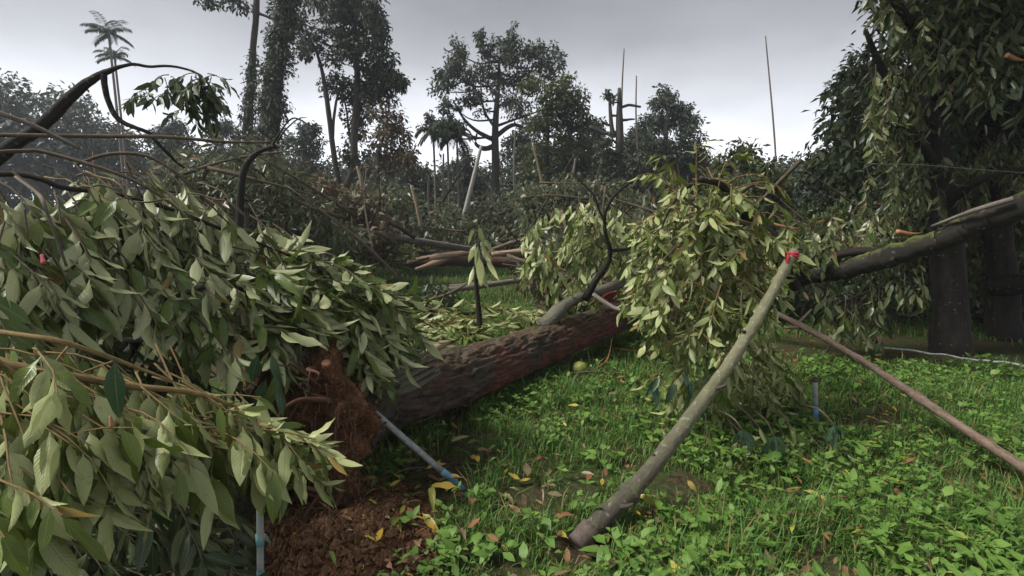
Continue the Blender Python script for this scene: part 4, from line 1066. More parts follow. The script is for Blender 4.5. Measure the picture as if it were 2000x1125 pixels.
px_tree('leafy_tree', 'dark leafy tree half hidden behind the right-hand foliage', 11, [(1690, 560), (1690, 420), (1700, 250), (1705, 120)], [0.16, 0.14, 0.1, 0.05],
        [(1690, 125, 38, 22), (1655, 160, 28, 22), (1690, 180, 50, 34), (1650, 205, 24, 18), (1720, 230, 50, 44), (1640, 260, 32, 20), (1670, 280, 50, 34), (1615, 305, 30, 22), (1650, 335, 50, 34), (1605, 360, 32, 28), (1700, 340, 60, 44), (1640, 400, 60, 34), (1595, 410, 30, 28), (1720, 420, 70, 40), (1760, 160, 50, 60), (1660, 450, 70, 30)], 0.17, 1.6, 'leaf_far', limb_r=0.03)
for x, y, lbl, yy, rr in [(1350, 330, 'bushy far tree standing between the dense dark tree and the bright low tree', 28, 40), (435, 260, 'greyish far tree seen between the hanging leaf cluster and the slim trunk', 30, 30), (335, 255, 'pale far tree under the hanging leaf cluster', 30, 30), (1395, 345, 'small far tree left of the bright low tree', 27, 30), (1160, 262, 'lacy far tree between the lighter leafy tree and the storm-broken tree', 26, 30), (1575, 345, 'far tree right of the tall thin mast', 25, 32), (592, 262, 'lacy far tree right of the thick vine-clad trunk', 28, 30), (818, 345, 'low far tree left of the slim drooping palms', 27, 28), (1030, 262, 'hazy far tree right of the round-crowned tree trunk', 30, 34), (1118, 300, 'wide far tree below the lighter leafy tree', 28, 36), (1268, 262, 'far tree filling the gap right of the storm-broken tree', 29, 34), (905, 318, 'low far tree behind the leaning whitish pole', 31, 30)]:
    px_tree('far_tree', lbl, yy, [(x, 440), (x, y + 20), (x, y)], [0.14, 0.1, 0.04], [(x, y, rr * .7, 22), (x - rr * .6, y + 28, rr * .8, 22), (x + rr * .6, y + 26, rr * .8, 22), (x, y + 60, rr * 1.3, 30), (x - 20, y + 100, rr * 1.5, 30), (x + rr * .3, y - 16, rr * .5, 16), (x - rr * .9, y + 8, rr * .5, 16)], 0.21, 1.05)

# palms
def palm(label, px, py, Y, r, nf, fl, droop, group, basep=None):
    top = at(px, py, Y); g0 = np.array([top[0], top[1], 0.0]) if basep is None else basep
    T = thing('slim_palm', label, 'palm', g0, group)
    b = Buf(); tube(b, [g0, g0 * .5 + top * .5 + np.array([.05, 0, 0]), top], [r * .9, r * .7, r * .6], n=14, sides=8, rough=0.05)
    part('trunk', b, M['pole_grey'], T)
    for k in range(nf):
        a = 2 * np.pi * k / nf + rng.uniform(-.3, .3); e = rng.uniform(-0.2, 1.2)
        d = np.array([math.cos(a) * math.cos(e), math.sin(a) * math.cos(e), math.sin(e)])
        n = 9; P = [top]
        for i in range(n):
            dd = nz(d + DOWN * droop * (i / n) ** 1.3); P.append(P[-1] + dd * fl / n)
        P = np.array(P); b = Buf(); tube(b, P, [0.02, 0.006], n=10, sides=4, cap=False)
        lv = Leaves(); sd = nz(np.cross(d, [0, 0, 1.0]))
        for i in range(1, n + 1):
            for s_ in (-1, 1):
                for m in range(3):
                    lv.add(P[i] - (P[i] - P[i - 1]) * m * .33, nz(sd * s_ + (P[i] - P[i - 1]) / fl * n * .7 + DOWN * rng.uniform(0.2, 0.7)), np.array([0, 0, 1.0]), fl * 0.36 * (1 - 0.5 * abs(i / n - .45)))
        lv.merge([leaf_tpl(2, 0.20, 0.2, 0.3)], None, b)
        part('frond', b, M['palm'], T)
    return T
palm('tall slim palm rising above the far wood at upper left', 212, 62, 30, 0.10, 13, 1.15, 0.9, 'slim palms')
palm('shorter slim palm just below the tall one at upper left', 224, 112, 31, 0.09, 11, 1.0, 1.2, 'slim palms')
for x, y, lbl in [(846, 258, 'leftmost of the slim drooping palms left of the round-crowned tree'), (873, 252, 'middle slim drooping palm left of the round-crowned tree'), (892, 266, 'slim drooping palm nearest the round-crowned tree trunk')]:
    palm(lbl, x, y, 23, 0.07, 11, 0.95, 2.2, 'slim palms')

# masts and propping poles
def pole_(label, a, bq, Y, r, mat, group='slender poles among the trees', Y2=None, foot=False, name='prop_pole'):
    p, q = at(a[0], a[1], Y), at(bq[0], bq[1], Y2 or Y)
    b = Buf(); tube(b, [p, (p + q) / 2 + rng.normal(0, .03, 3), q], [r, r * .9, r * .6], n=16, sides=8, rough=0.06, rfreq=6)
    return solo(name, b, M[mat], label, 'pole', group)
pole_('tall thin grey mast against the open sky at right', (1522, 440), (1495, 70), 22, 0.042, 'pole_grey', name='mast')
pole_('thin pole sticking up above the storm-broken tree', (1214, 215), (1219, 95), 20.4, 0.034, 'pole_grey')
pole_('shorter pole right of the spikes of the storm-broken tree', (1246, 300), (1243, 148), 20.4, 0.036, 'pole_grey')
pole_('leaning whitish pole in front of the slim palms', (898, 455), (940, 285), 16, 0.075, 'bark_pale')
pole_('tan pole leaning left amid the middle wreckage', (823, 445), (803, 362), 13, 0.05, 'pole_tan')
pole_('pale pole leaning in the lighter leafy tree', (1072, 420), (1040, 280), 18, 0.05, 'pole_tan')
pole_('upright pale pole right of the round-crowned tree trunk', (1009, 430), (1006, 255), 18, 0.05, 'pole_grey')
pole_('dark thin pole slanting up to the right by the slim palms', (840, 440), (918, 310), 17, 0.04, 'bark_dark')
pole_('faint upright pole left of the whitish leaning pole', (842, 450), (838, 330), 19, 0.05, 'pole_grey')
pole_('faint upright pole nearest the whitish leaning pole', (868, 450), (866, 300), 20, 0.05, 'pole_grey')
pole_('pale pole leaning among the shrubs beneath the storm-broken tree', (1115, 360), (1124, 310), 17, 0.05, 'pole_grey')
pole_('slanted brown stick standing below the withered tree', (708, 380), (697, 325), 13, 0.05, 'pole_tan')

# far wood as one mass
lv = Leaves()
prof_x = [-1400, -300, 0, 40, 110, 240, 300, 420, 520, 640, 740, 820, 900, 960, 1050, 1200, 1400, 1600, 1800, 2300, 3400]
prof_y = [120, 120, 150, 185, 200, 215, 300, 300, 290, 300, 325, 330, 325, 330, 305, 295, 310, 318, 300, 250, 200]
for k in range(3300):
    x = rng.uniform(-500, 2500); top = np.interp(x, prof_x, prof_y) + 110 * float(fbm(np.array([x / 70., 3.3, 0]), 3)) - 8
    y = top + (455 - top) * rng.random() ** 1.1
    Y = rng.uniform(33, 42)
    clump_leaves(lv, at(x, y + 12, Y), rng.uniform(.6, 1.3), 1.2, rng.uniform(.5, 1.0), 42, 0.40 if y < top + 40 else 0.58, 0.5)
b = lv.merge(LEAF_FAR)
for k in range(36):
    x = rng.uniform(-300, 2300); Y = rng.uniform(32, 38)
    tube(b, [at(x, 455, Y) * np.array([1, 1, 0]), at(x + rng.uniform(-15, 15), np.interp(x, prof_x, prof_y) + 60, Y)], [0.13, 0.06], n=6, sides=5)
fw = part('far_wood', b, M['leaf_far'], kind='stuff'); fw['label'] = 'dim far wood closing the view along the horizon'; fw['category'] = 'wood'

# ================================================================== WRECKAGE IN THE MIDDLE DISTANCE
def wreck(name, label, Y, poly, n, L, mat, thick=1.5, r=(0.25, 0.55), per=55, sticks=8, cat='fallen branch', twigmat='twig_brown', nsingle=0, hang=0.5):
    pts = in_poly(poly, n)
    g0 = at(float(np.mean(pts[:, 0])), 470, Y); g0[2] = 0
    T = thing(name, label, cat, g0, 'wrecked crowns in the middle distance')
    lv = Leaves()
    for x, y in pts:
        rr = rng.uniform(*r)
        clump_leaves(lv, at(x, y, Y + rng.uniform(0, thick)), rr, rr, rr * 0.75, per, L, hang)
    lv.p = [np.concatenate([np.concatenate(lv.p)[:, :2], np.maximum(np.concatenate(lv.p)[:, 2:], 0.05)], 1)]
    if nsingle: put_leaves(T, lv, M[mat], nsingle, tpl='leaf', minpx=12)
    else: part('foliage', lv.merge(LEAF_LOW if Y < 9 else LEAF_FAR), M[mat], T, kind='stuff')
    for k in range(sticks):
        x, y = pts[rng.integers(0, len(pts))]
        b = Buf(); q = at(x, y, Y + rng.uniform(0, .6)); d = nz(np.array([rng.normal(0, 1), rng.normal(0, .5), rng.normal(.25, .45)]))
        ln = rng.uniform(.8, 2.4)
        tube(b, [q - d * ln / 2, q + rng.normal(0, .08, 3), q + d * ln / 2], [0.03, 0.02, 0.006], n=9, sides=6, rough=.1)
        part('branch', b, M[twigmat], T)
    return T
wreck('fallen_bough', 'grey-green heap of broken foliage beneath the vine-clad trunks', 7.5, [(330, 330), (420, 290), (520, 300), (560, 330), (600, 370), (640, 430), (700, 470), (620, 480), (480, 440), (360, 400)], 110, 0.15, 'leaf_wreck', 2.0, (0.2, 0.42), 60, 14, nsingle=0)
wreck('fallen_bough', 'withered brown foliage heap above the long fallen pole', 10, [(480, 390), (600, 350), (700, 380), (760, 420), (780, 460), (700, 480), (560, 450), (470, 430)], 95, 0.15, 'leaf_dry', 2.0, (0.25, 0.5), 60, 14)
wreck('fallen_bough', 'low tangle of leafy debris behind the split log pile', 15.5, [(700, 440), (800, 440), (900, 450), (1000, 455), (1100, 440), (1180, 460), (1100, 500), (1000, 490), (860, 480), (740, 480)], 70, 0.2, 'leaf_wreck', 2.0, (0.35, 0.6), 50, 14)
wreck('fallen_bough', 'green broken foliage under the lighter leafy tree', 12, [(1020, 380), (1100, 350), (1200, 360), (1260, 400), (1260, 470), (1150, 470), (1040, 450)], 75, 0.17, 'leaf_wreck', 2.0, (0.3, 0.6), 60, 10)
wreck('fallen_bough', 'leafy debris behind the curtain of hanging leaves', 7.0, [(1230, 420), (1300, 380), (1480, 420), (1560, 470), (1560, 560), (1400, 560), (1240, 530)], 70, 0.15, 'leaf_wreck', 1.5, (0.25, 0.45), 55, 10)
wreck('fallen_bough', 'brown leaf litter and debris behind the far end of the trunk', 6.6, [(1020, 540), (1100, 530), (1240, 540), (1250, 580), (1150, 600), (1050, 600)], 45, 0.12, 'leaf_dry', 1.0, (0.15, 0.28), 40, 10)
wreck('fallen_bough', 'dark leafy branch lying on the grass beside the left mound', 6.5, [(780, 570), (830, 550), (880, 570), (880, 600), (820, 610), (780, 600)], 22, 0.13, 'leaf_dark', 0.8, (0.12, 0.22), 30, 4)
wreck('fallen_bough', 'tall grey-green wall of broken foliage behind the long fallen pole', 13.5, [(600, 400), (700, 370), (800, 380), (880, 400), (900, 450), (800, 470), (640, 460)], 70, 0.18, 'leaf_wreck', 2.0, (0.35, 0.7), 70, 14)
wreck('fallen_bough', 'broken leafy crown behind the sapling with sticks poking out', 16.5, [(900, 410), (980, 390), (1080, 380), (1180, 400), (1180, 460), (1000, 470), (900, 460)], 70, 0.2, 'leaf_wreck', 2.0, (0.4, 0.8), 70, 16)
wreck('fallen_bough', 'pale tangle of stripped twigs and leaves left of the far log pile', 11.5, [(640, 440), (720, 450), (800, 480), (790, 520), (700, 510), (640, 480)], 40, 0.16, 'leaf_olive', 1.5, (0.2, 0.4), 45, 18)
wreck('fallen_bough', 'leafy branches piled right of the far log pile', 9.5, [(1040, 470), (1120, 450), (1220, 470), (1230, 540), (1120, 550), (1050, 530)], 55, 0.15, 'leaf_wreck', 1.5, (0.2, 0.42), 55, 14)
# log pile
LG = 'split logs piled on the far grass'
def log_(label, pts, Y, rad, mat, name='split_log', sides=12, cat='log', rough=.15, group=LG):
    b = Buf(); tube(b, [at(x, y, Y + dy) for x, y, dy in pts], rad, n=22, sides=sides, rough=rough, rfreq=6)
    return solo(name, b, M[mat], label, cat, group)
log_('dark round log at the bottom of the far log pile', [(800, 512, 0), (900, 508, 0), (1036, 515, .2)], 14, [0.17, 0.17, 0.13], 'bark_log', 'fallen_log')
log_('long pale split log on top of the far log pile', [(795, 512, -.5), (860, 502, -.4), (935, 490, -.2)], 14, [0.07, 0.11, 0.06], 'split', sides=6, rough=.25)
log_('short pale splinter at the lower left of the far log pile', [(812, 526, -.7), (850, 514, -.5), (890, 500, -.3)], 14, [0.04, 0.09, 0.04], 'split', sides=6, rough=.25)
log_('pale split log running right in the far log pile', [(960, 497, -.4), (1030, 490, -.3), (1110, 482, -.2)], 14, [0.07, 0.08, 0.03], 'split', sides=6, rough=.2)
log_('reddish split plank slanting up behind the far log pile', [(960, 488, .1), (1000, 474, .2), (1040, 462, .3)], 14, [0.05, 0.06, 0.02], 'pole_pink', sides=6, rough=.2)
log_('second dark log tucked behind the far log pile', [(820, 498, .4), (960, 496, .4), (1060, 503, .4)], 14, [0.1, 0.1, 0.07], 'bark_log', 'fallen_log')
log_('short forked stub propping the right end of the far log pile', [(998, 522, -.2), (1004, 535, -.2), (1012, 548, -.3)], 14, [0.07, 0.06, 0.05], 'bark_dark', 'log_stub', rough=.2)
log_('long grey pole lying above the far log pile', [(688, 450, 0), (760, 462, .5), (860, 478, 1.5), (950, 491, 2.5)], 10, [0.075, 0.08, 0.075, 0.06], 'pole_grey', 'fallen_pole', group='poles lying on the far grass')
log_('straight pole lying across the far green grass', [(838, 570, 0), (940, 558, .3), (1060, 541, .9)], 9.2, [0.05, 0.055, 0.05], 'pole_grey', 'fallen_pole', group='poles lying on the far grass')
log_('thin second pole just behind the pole across the far grass', [(850, 562, 0), (920, 556, .2), (960, 550, .3)], 9.6, [0.035, 0.04, 0.03], 'pole_grey', 'fallen_pole', group='poles lying on the far grass')
log_('short upright orange plank behind the long fallen pole', [(747, 455, 0), (749, 432, 0)], 10.2, [0.06, 0.05], 'split', 'broken_plank', sides=5, cat='plank')
log_('dark curved branch rising beside the upright orange plank', [(748, 430, .2), (775, 440, 0), (810, 466, 0)], 10.2, [0.05, 0.05, 0.03], 'bark_dark', 'broken_branch', cat='branch')

# ================================================================== UPPER LEFT BARE BRANCHES
K = thing('bent_bough', 'dark bent limb arching up at left with one leaf cluster at its end', 'fallen branch', at(-60, 470, 4.2) * np.array([1, 1, 0]))
b = Buf(); tube(b, [at(-60, 360, 4.0), at(10, 298, 4.0), at(85, 240, 4.0), (at(150, 178, 4.0)), at(195, 145, 4.0), at(240, 128, 4.0), at(300, 128, 4.05), at(380, 142, 4.1), at(405, 165, 4.1)], [0.055, 0.05, 0.043, 0.036, 0.024, 0.013, 0.010, 0.008, 0.005], n=60, sides=12, rough=0.1, rfreq=8, wob=0.02)
part('limb', b, M['bark_dark'], K)
bez_branch(K, 'side_limb', [(203, 142, 4.0), (210, 190, 4.0), (230, 230, 4.0), (265, 250, 4.0), (290, 262, 4.0), (330, 300, 4.05), (360, 330, 4.1)], [0.022, 0.02, 0.018, 0.015, 0.013, 0.011, 0.008], M['bark_dark'], sides=10, wob=0.02)
lv = Leaves(); wd_ = Buf()
for x, y, n in [(330, 165, 4), (300, 185, 3), (345, 190, 4), (390, 175, 8), (400, 195, 8), (410, 165, 6), (375, 165, 5), (385, 225, 4)]:
    for _ in range(n):
        twig(lv, wd_, at(x + rng.normal(0, 8), y - 12 + rng.normal(0, 8), 4.1 + rng.normal(0, .12)), cdir(rng.normal(.1, .6), -0.2, rng.normal(0, .5)), 0.16, 6, 0.135, droop=0.8, hang=0.7, flip=.4)
put_leaves(K, lv, M['leaf_dark'], 300, minpx=12)
part('twigs', wd_, M['twig_brown'], K, kind='stuff')
b = Buf(); tube(b, [at(-60, 263, 3.2), at(200, 266, 3.4), at(330, 268, 3.5), at(440, 277, 3.6), at(530, 278, 3.7)], [0.013, 0.013, 0.012, 0.010, 0.008], n=40, sides=10, rough=0.05)
solo('fallen_pole', b, M['twig_brown'], 'long thin pole lying level across the bent limb at upper left', 'pole')
b = Buf(); tube(b, [at(-50, 205, 3.0), at(60, 243, 3.1), at(155, 290, 3.2)], [0.014, 0.013, 0.010], n=16, sides=8, rough=0.08, knots=2)
solo('fallen_pole', b, M['pole_grey'], 'short thin pole slanting down under the bent limb at upper left', 'pole')
K2 = thing('broken_bough', 'dark hooked limb stub standing below the vine-clad trunks', 'fallen branch', at(468, 470, 6.0) * np.array([1, 1, 0]))
b = Buf(); tube(b, [at(466, 520, 6.0), at(470, 380, 6.0), at(478, 330, 6.0), at(500, 300, 6.0), at(538, 284, 6.0)], [0.045, 0.04, 0.036, 0.03, 0.022], n=24, sides=10, rough=.12)
part('limb', b, M['bark_dark'], K2)
bez_branch(K2, 'twig', [(530, 285, 6.0), (560, 240, 6.0), (590, 235, 6.0), (640, 265, 6.0)], [0.014, 0.01, 0.008, 0.003], M['bark_dark'], sides=6, wob=.03)
bez_branch(K2, 'twig', [(540, 282, 6.0), (575, 235, 6.0), (600, 228, 6.0)], [0.010, 0.008, 0.003], M['bark_dark'], sides=6, wob=.03)

# ================================================================== RIGHT SIDE: standing trees and mossy fallen limb
W1 = thing('standing_tree', 'large dark standing tree with hanging foliage at the right edge', 'tree', tuple(gnd(1858, 692)))
g = gnd(1858, 692)
b = Buf(); tube(b, [g - np.array([0, 0, .1]), at(1856, 600, 5.7), at(1845, 440, 5.75), at(1828, 300, 5.8), at(1815, 120, 5.8), at(1805, -120, 5.8), at(1800, -420, 5.8)], [0.21, 0.17, 0.15, 0.13, 0.11, 0.09, 0.06], n=60, sides=24, rough=0.12, rfreq=6)
part('trunk', b, M['bark_dark'], W1)
for pts, rad in [([(1820, 240, 5.8), (1750, 180, 5.4), (1690, 60, 5.2)], [.07, .05, .02]), ([(1822, 200, 5.8), (1880, 120, 5.2), (1960, 40, 4.8)], [.07, .05, .02]), ([(1815, 100, 5.8), (1760, 20, 5.0), (1700, -60, 4.8)], [.06, .04, .02]), ([(1830, 320, 5.8), (1780, 260, 5.2), (1730, 240, 5.0)], [.06, .04, .02]), ([(1840, 400, 5.8), (1920, 350, 5.2), (2010, 330, 5.0)], [.06, .04, .02])]:
    bez_branch(W1, 'limb', pts, rad, M['bark_dark'], sides=8, wob=.03)
for pts, mt in [([(1750, 300, 5.2), (1748, 262, 5.2)], 'cut'), ([(1700, 290, 5.2), (1735, 300, 5.2)], 'split'), ([(1965, 108, 4.6), (2005, 118, 4.6)], 'cut'), ([(1752, 452, 5.0), (1800, 455, 5.0)], 'cut')]:
    bez_branch(W1, 'broken_tip', [pts[0], ((pts[0][0] + pts[1][0]) / 2, (pts[0][1] + pts[1][1]) / 2 + 3, pts[0][2]), pts[1]], [0.022, 0.016, 0.003], M[mt], sides=5, rough=.5)
lv = Leaves(); wd_ = Buf()
polyW = [(1660, -40), (1760, 60), (1700, 130), (1720, 260), (1750, 300), (1800, 270), (1860, 320), (1960, 240), (1990, 100), (2040, -40)]
spray(lv, wd_, [(1690, -60), (1710, 20), (1760, 70), (1800, 130), (1920, 170), (1990, 130), (2080, -60)], lambda x, y: 4.8, 210, lambda x, y: cdir(-0.25, -0.6, -0.3), 0.13, tl=0.40, nleaf=11, thick=1.2, droop=0.9, hang=0.8, flip=0.4)
spray(lv, wd_, [(1700, 130), (1760, 120), (1800, 200), (1800, 290), (1740, 300), (1700, 260)], lambda x, y: 5.0, 80, lambda x, y: cdir(-0.2, -0.6, -0.3), 0.13, tl=0.4, nleaf=11, thick=.8, droop=0.9, hang=0.8, flip=0.4)
spray(lv, wd_, [(1690, 330), (1780, 300), (1850, 300), (1990, 260), (2060, 300), (2060, 380), (1900, 400), (1780, 440), (1690, 420)], lambda x, y: 5.2, 95, lambda x, y: cdir(-0.1, -0.6, -0.3), 0.13, tl=0.4, nleaf=10, thick=1.0, droop=0.9, hang=0.8, flip=0.4)
spray(lv, wd_, [(1620, 430), (1700, 400), (1780, 430), (1760, 480), (1650, 490), (1580, 480)], lambda x, y: 5.3, 40, lambda x, y: cdir(-0.5, -0.4, -0.3), 0.16, tl=0.4, nleaf=9, thick=.8, droop=0.8, hang=0.7, flip=0.5)
put_leaves(W1, lv, M['leaf_mid'], 300, minpx=14)
part('twigs', wd_, M['twig_brown'], W1, kind='stuff')
# the crown's shaded mass, going on above and beyond the picture
lv = Leaves(); lvn = Leaves()
for k in range(330):
    c = np.array([0, rng.uniform(4.6, 9.5), rng.uniform(2.6, 7.0)]); c[0] = c[1] * rng.uniform(0.80, 1.25)
    clump_leaves(lvn, c, .6, .6, .5, 80, 0.135, .7)
for k in range(170):
    c = at(rng.uniform(1745, 2120), rng.uniform(-60, 420), rng.uniform(6.0, 8.2))
    clump_leaves(lvn, c, .5, .5, .45, 85, 0.135, .7)
for k in range(420):           # unseen overhead part of the crown, added to shade the right side
    yy = rng.uniform(3.4, 10.0); zz = 1.5 + 0.50 * yy + rng.uniform(0.3, 3.0)
    clump_leaves(lv, np.array([rng.uniform(2.6, 9.5), yy, zz]), .65, .65, .5, 80, 0.20, .7)
for k in range(150):           # crown back down to the undergrowth, dark leaf colour standing in for interior shade
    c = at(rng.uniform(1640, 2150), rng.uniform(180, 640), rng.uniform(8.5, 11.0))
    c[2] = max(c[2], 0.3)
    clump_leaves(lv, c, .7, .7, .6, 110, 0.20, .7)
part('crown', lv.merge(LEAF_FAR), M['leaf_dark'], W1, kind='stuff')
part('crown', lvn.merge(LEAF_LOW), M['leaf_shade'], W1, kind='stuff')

W2 = thing('standing_tree', 'second dark standing trunk at the right edge behind the mossy limb', 'tree', tuple(gnd(1960, 660)))
g = gnd(1960, 660)
b = Buf(); tube(b, [g - np.array([0, 0, .1]), at(1958, 560, g[1]), at(1945, 420, g[1]), at(1935, 260, g[1]), at(1930, -100, g[1])], [0.20, 0.16, 0.14, 0.11, 0.08], n=50, sides=20, rough=0.12, rfreq=6)
part('trunk', b, M['bark_dark'], W2)
bez_branch(W2, 'limb', [(1945, 560, g[1]), (2000, 555, g[1] - .3), (2080, 560, g[1] - .5)], [.14, .12, .1], M['bark_dark'])
lv = Leaves()
for k in range(60):
    clump_leaves(lv, at(rng.uniform(1880, 2100), rng.uniform(250, 640), rng.uniform(6.6, 8.0)), .4, .4, .35, 45, 0.16, .7)
part('crown', lv.merge(LEAF_FAR), M['leaf_mid'], W2, kind='stuff')

W3 = thing('fallen_bough', 'thick mossy limb slanting down from the right edge into dark debris', 'fallen branch', tuple(gnd(1530, 620)))
LA, LB = at(1560, 545, 5.7), at(2000, 402, 4.15)
b = Buf(); tube(b, [LA + (LB - LA) * t + np.array([0, 0, -0.07 * math.sin(min(max(t, 0), 1) * math.pi)]) for t in (-0.4, 0, .25, .5, .75, 1, 1.6)], [0.07, 0.09, 0.095, 0.098, 0.10, 0.105, 0.12], n=140, sides=28, rough=0.18, rfreq=9, wob=.03, knots=1)
part('limb', b, M['bark_moss'], W3)
bez_branch(W3, 'side_limb', [(1980, 388, 4.1), (1900, 412, 4.3), (1820, 442, 4.6)], [.022, .02, .012], M['pole_grey'], sides=8)
bez_branch(W3, 'side_limb', [(1760, 500, 5.0), (1680, 490, 5.2), (1560, 510, 5.6), (1500, 490, 5.9)], [.05, .045, .04, .02], M['bark_dark'], sides=8, wob=.03)
bez_branch(W3, 'side_limb', [(1560, 545, 5.6), (1530, 490, 5.5), (1480, 420, 5.5), (1440, 380, 5.5)], [.07, .06, .04, .02], M['bark_dark'], sides=10, wob=.03)
bez_branch(W3, 'broken_tip', [(1560, 448, 5.5), (1500, 436, 5.5), (1465, 420, 5.5)], [.008, .025, .012], M['cut'], sides=6, rough=.3)
lv = Leaves(); wd_ = Buf()
spray(lv, wd_, [(1590, 560), (1700, 550), (1740, 600), (1700, 650), (1620, 640)], lambda x, y: 5.0, 26, lambda x, y: cdir(0, -0.6, -0.3), 0.15, tl=0.4, nleaf=9, thick=.7, droop=0.9, hang=0.8, flip=0.3)
spray(lv, wd_, [(1560, 440), (1660, 420), (1700, 460), (1640, 500), (1570, 500)], lambda x, y: 5.4, 10, lambda x, y: cdir(-0.3, -0.5, -0.3), 0.15, tl=0.4, nleaf=9, thick=.5, droop=0.9, hang=0.7, flip=0.5)
spray(lv, wd_, [(1740, 520), (1800, 510), (1810, 560), (1750, 580)], lambda x, y: 4.9, 10, lambda x, y: cdir(0, -0.6, -0.3), 0.14, tl=0.3, nleaf=8, thick=.4, droop=0.9, hang=0.8, flip=0.2)
put_leaves(W3, lv, M['leaf_mid'], 300, minpx=14)
part('twigs', wd_, M['twig_brown'], W3, kind='stuff')
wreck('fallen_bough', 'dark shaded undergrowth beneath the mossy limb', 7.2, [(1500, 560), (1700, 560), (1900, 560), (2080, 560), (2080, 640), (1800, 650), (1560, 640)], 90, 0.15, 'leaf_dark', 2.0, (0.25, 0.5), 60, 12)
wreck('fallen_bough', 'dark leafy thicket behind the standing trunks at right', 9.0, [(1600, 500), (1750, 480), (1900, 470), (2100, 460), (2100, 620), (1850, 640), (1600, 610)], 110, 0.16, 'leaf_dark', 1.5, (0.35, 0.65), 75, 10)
wreck('fallen_bough', 'leafy debris caught on top of the mossy limb', 6.6, [(1560, 420), (1700, 420), (1860, 440), (1780, 500), (1600, 520)], 50, 0.15, 'leaf_mid', 1.5, (0.25, 0.45), 50, 8)

# ================================================================== SMALL THINGS ON THE GROUND
def loose_leaf(px, py, L, mat, label, group, az=None, tilt=0.25, k=None, z=0.03):
    p = gnd(px, py); p[2] = float(gh(p[0], p[1])) + z
    if ((p[0] + 0.80) / 0.44) ** 2 + ((p[1] - 2.05) / 0.62) ** 2 < 1.5: p[2] = max(p[2], float(heap(p[0], p[1])) + 0.04)
    a = rng.uniform(0, 6.28) if az is None else az
    d = np.array([math.cos(a), math.sin(a), rng.uniform(-.1, .2)])
    n = np.array([rng.normal(0, tilt), rng.normal(-.1, tilt), 1.0])
    f = frames(np.array([d]), np.array([n]))[0]
    o = bpy.data.objects.new('fallen_leaf', leaf_data('leaf', LEAF, int(rng.integers(0, len(LEAF))) if k is None else k, M[mat]))
    m = np.eye(4); m[:3, :3] = f * L; m[:3, 3] = p
    o.matrix_basis = Matrix(m.tolist()); link(o)
    o['label'] = label; o['category'] = 'leaf'; o['group'] = group
    return o
FL = 'leaves fallen on the ground'
for px, py, L, mat, lab, az in [
    (935, 935, .14, 'leaf_yellow', 'yellow-green leaf standing beside the rust-coloured leaf', 1.9), (930, 905, .12, 'leaf_rust', 'rust-coloured leaf lying right of the upright yellow leaf', -0.4),
    (905, 968, .13, 'leaf_yellow', 'yellow leaf just below the blue pipe end', 3.0), (900, 990, .14, 'leaf_yellow', 'golden leaf lying below the yellow leaf at the pipe end', 3.1),
    (845, 985, .13, 'leaf_yellow', 'narrow golden leaf pointing towards the viewer on the soil', -1.5), (830, 950, .12, 'leaf_yellow', 'yellow-green leaf left of the blue pipe end', 0.5),
    (825, 1040, .15, 'leaf_yellow', 'curled yellow leaf on the edge of the soil mound', -0.9), (880, 890, .13, 'leaf_tan', 'pale tan leaf under the middle of the grey pipe', 0.6),
    (1240, 1000, .14, 'leaf_yellow', 'yellow leaf in the grass right of the leaning pole', -0.9), (1030, 965, .13, 'leaf_tan', 'dry tan leaf in the bare patch of grass', 1.6),
    (1020, 1000, .12, 'leaf_tan', 'pale dry leaf curled below the bare patch', -1.4), (1045, 930, .10, 'leaf_rust', 'reddish dead leaf at the top of the bare patch', 0.7),
    (1360, 850, .08, 'leaf_yellow', 'small yellow leaf right of the middle of the leaning pole', 0.2), (1565, 990, .12, 'leaf_yellow', 'yellow leaf left of the broad pale weed', -1.1),
    (1660, 1075, .12, 'leaf_yellow', 'ochre leaf near the bottom edge at right', 0.1), (1440, 975, .10, 'leaf_tan', 'small tan leaf in the grass right of the pole foot', -0.8),
    (765, 1095, .12, 'leaf_olive', 'olive leaf standing on the soil at the bottom edge', 1.5), (800, 905, .11, 'leaf_olive', 'olive leaf on dark soil left of the grey pipe', 0.2),
    (780, 930, .11, 'leaf_olive', 'greyish leaf lying beside the root plate', -0.2), (735, 935, .07, 'leaf_tan', 'small whitish scrap by the root plate', 1.3),
    (1080, 1050, .11, 'leaf_rust', 'brown dead leaf left of the pole foot', 0.4), (1220, 1030, .10, 'leaf_tan', 'tan leaf close to the pole foot', 2.0),
    (1820, 870, .11, 'leaf_tan', 'tan leaf under the thin pinkish pole', 0.3), (1750, 920, .10, 'leaf_yellow', 'thin yellow leaf in the grass at right', 0.0)]:
    loose_leaf(px, py, L * 1.1, mat, lab, FL, az, z=0.085)
lvs = {'leaf_tan': Leaves(), 'leaf_rust': Leaves(), 'leaf_olive': Leaves(), 'leaf_yellow': Leaves()}
n = 1500
x = rng.uniform(-1.0, 4.5, n); y = 1.8 + 5 * rng.random(n) ** 1.5
thr_ = vnoise(np.stack([x * 2.2, y * 2.2, x * 0 + 4], -1)) + rng.normal(0, .12, n)
for xx, yy, tt in zip(x, y, thr_):
    if tt < 0.42: continue
    a = rng.uniform(0, 6.28)
    lvs[['leaf_tan', 'leaf_rust', 'leaf_olive', 'leaf_tan', 'leaf_rust', 'leaf_yellow'][rng.integers(0, 6)]].add(np.array([xx, yy, float(gh(xx, yy)) + rng.uniform(.03, .10)]), np.array([math.cos(a), math.sin(a), rng.uniform(-.2, .3)]), np.array([rng.normal(0, .4), rng.normal(0, .4), 1.0]), rng.uniform(.04, .11))
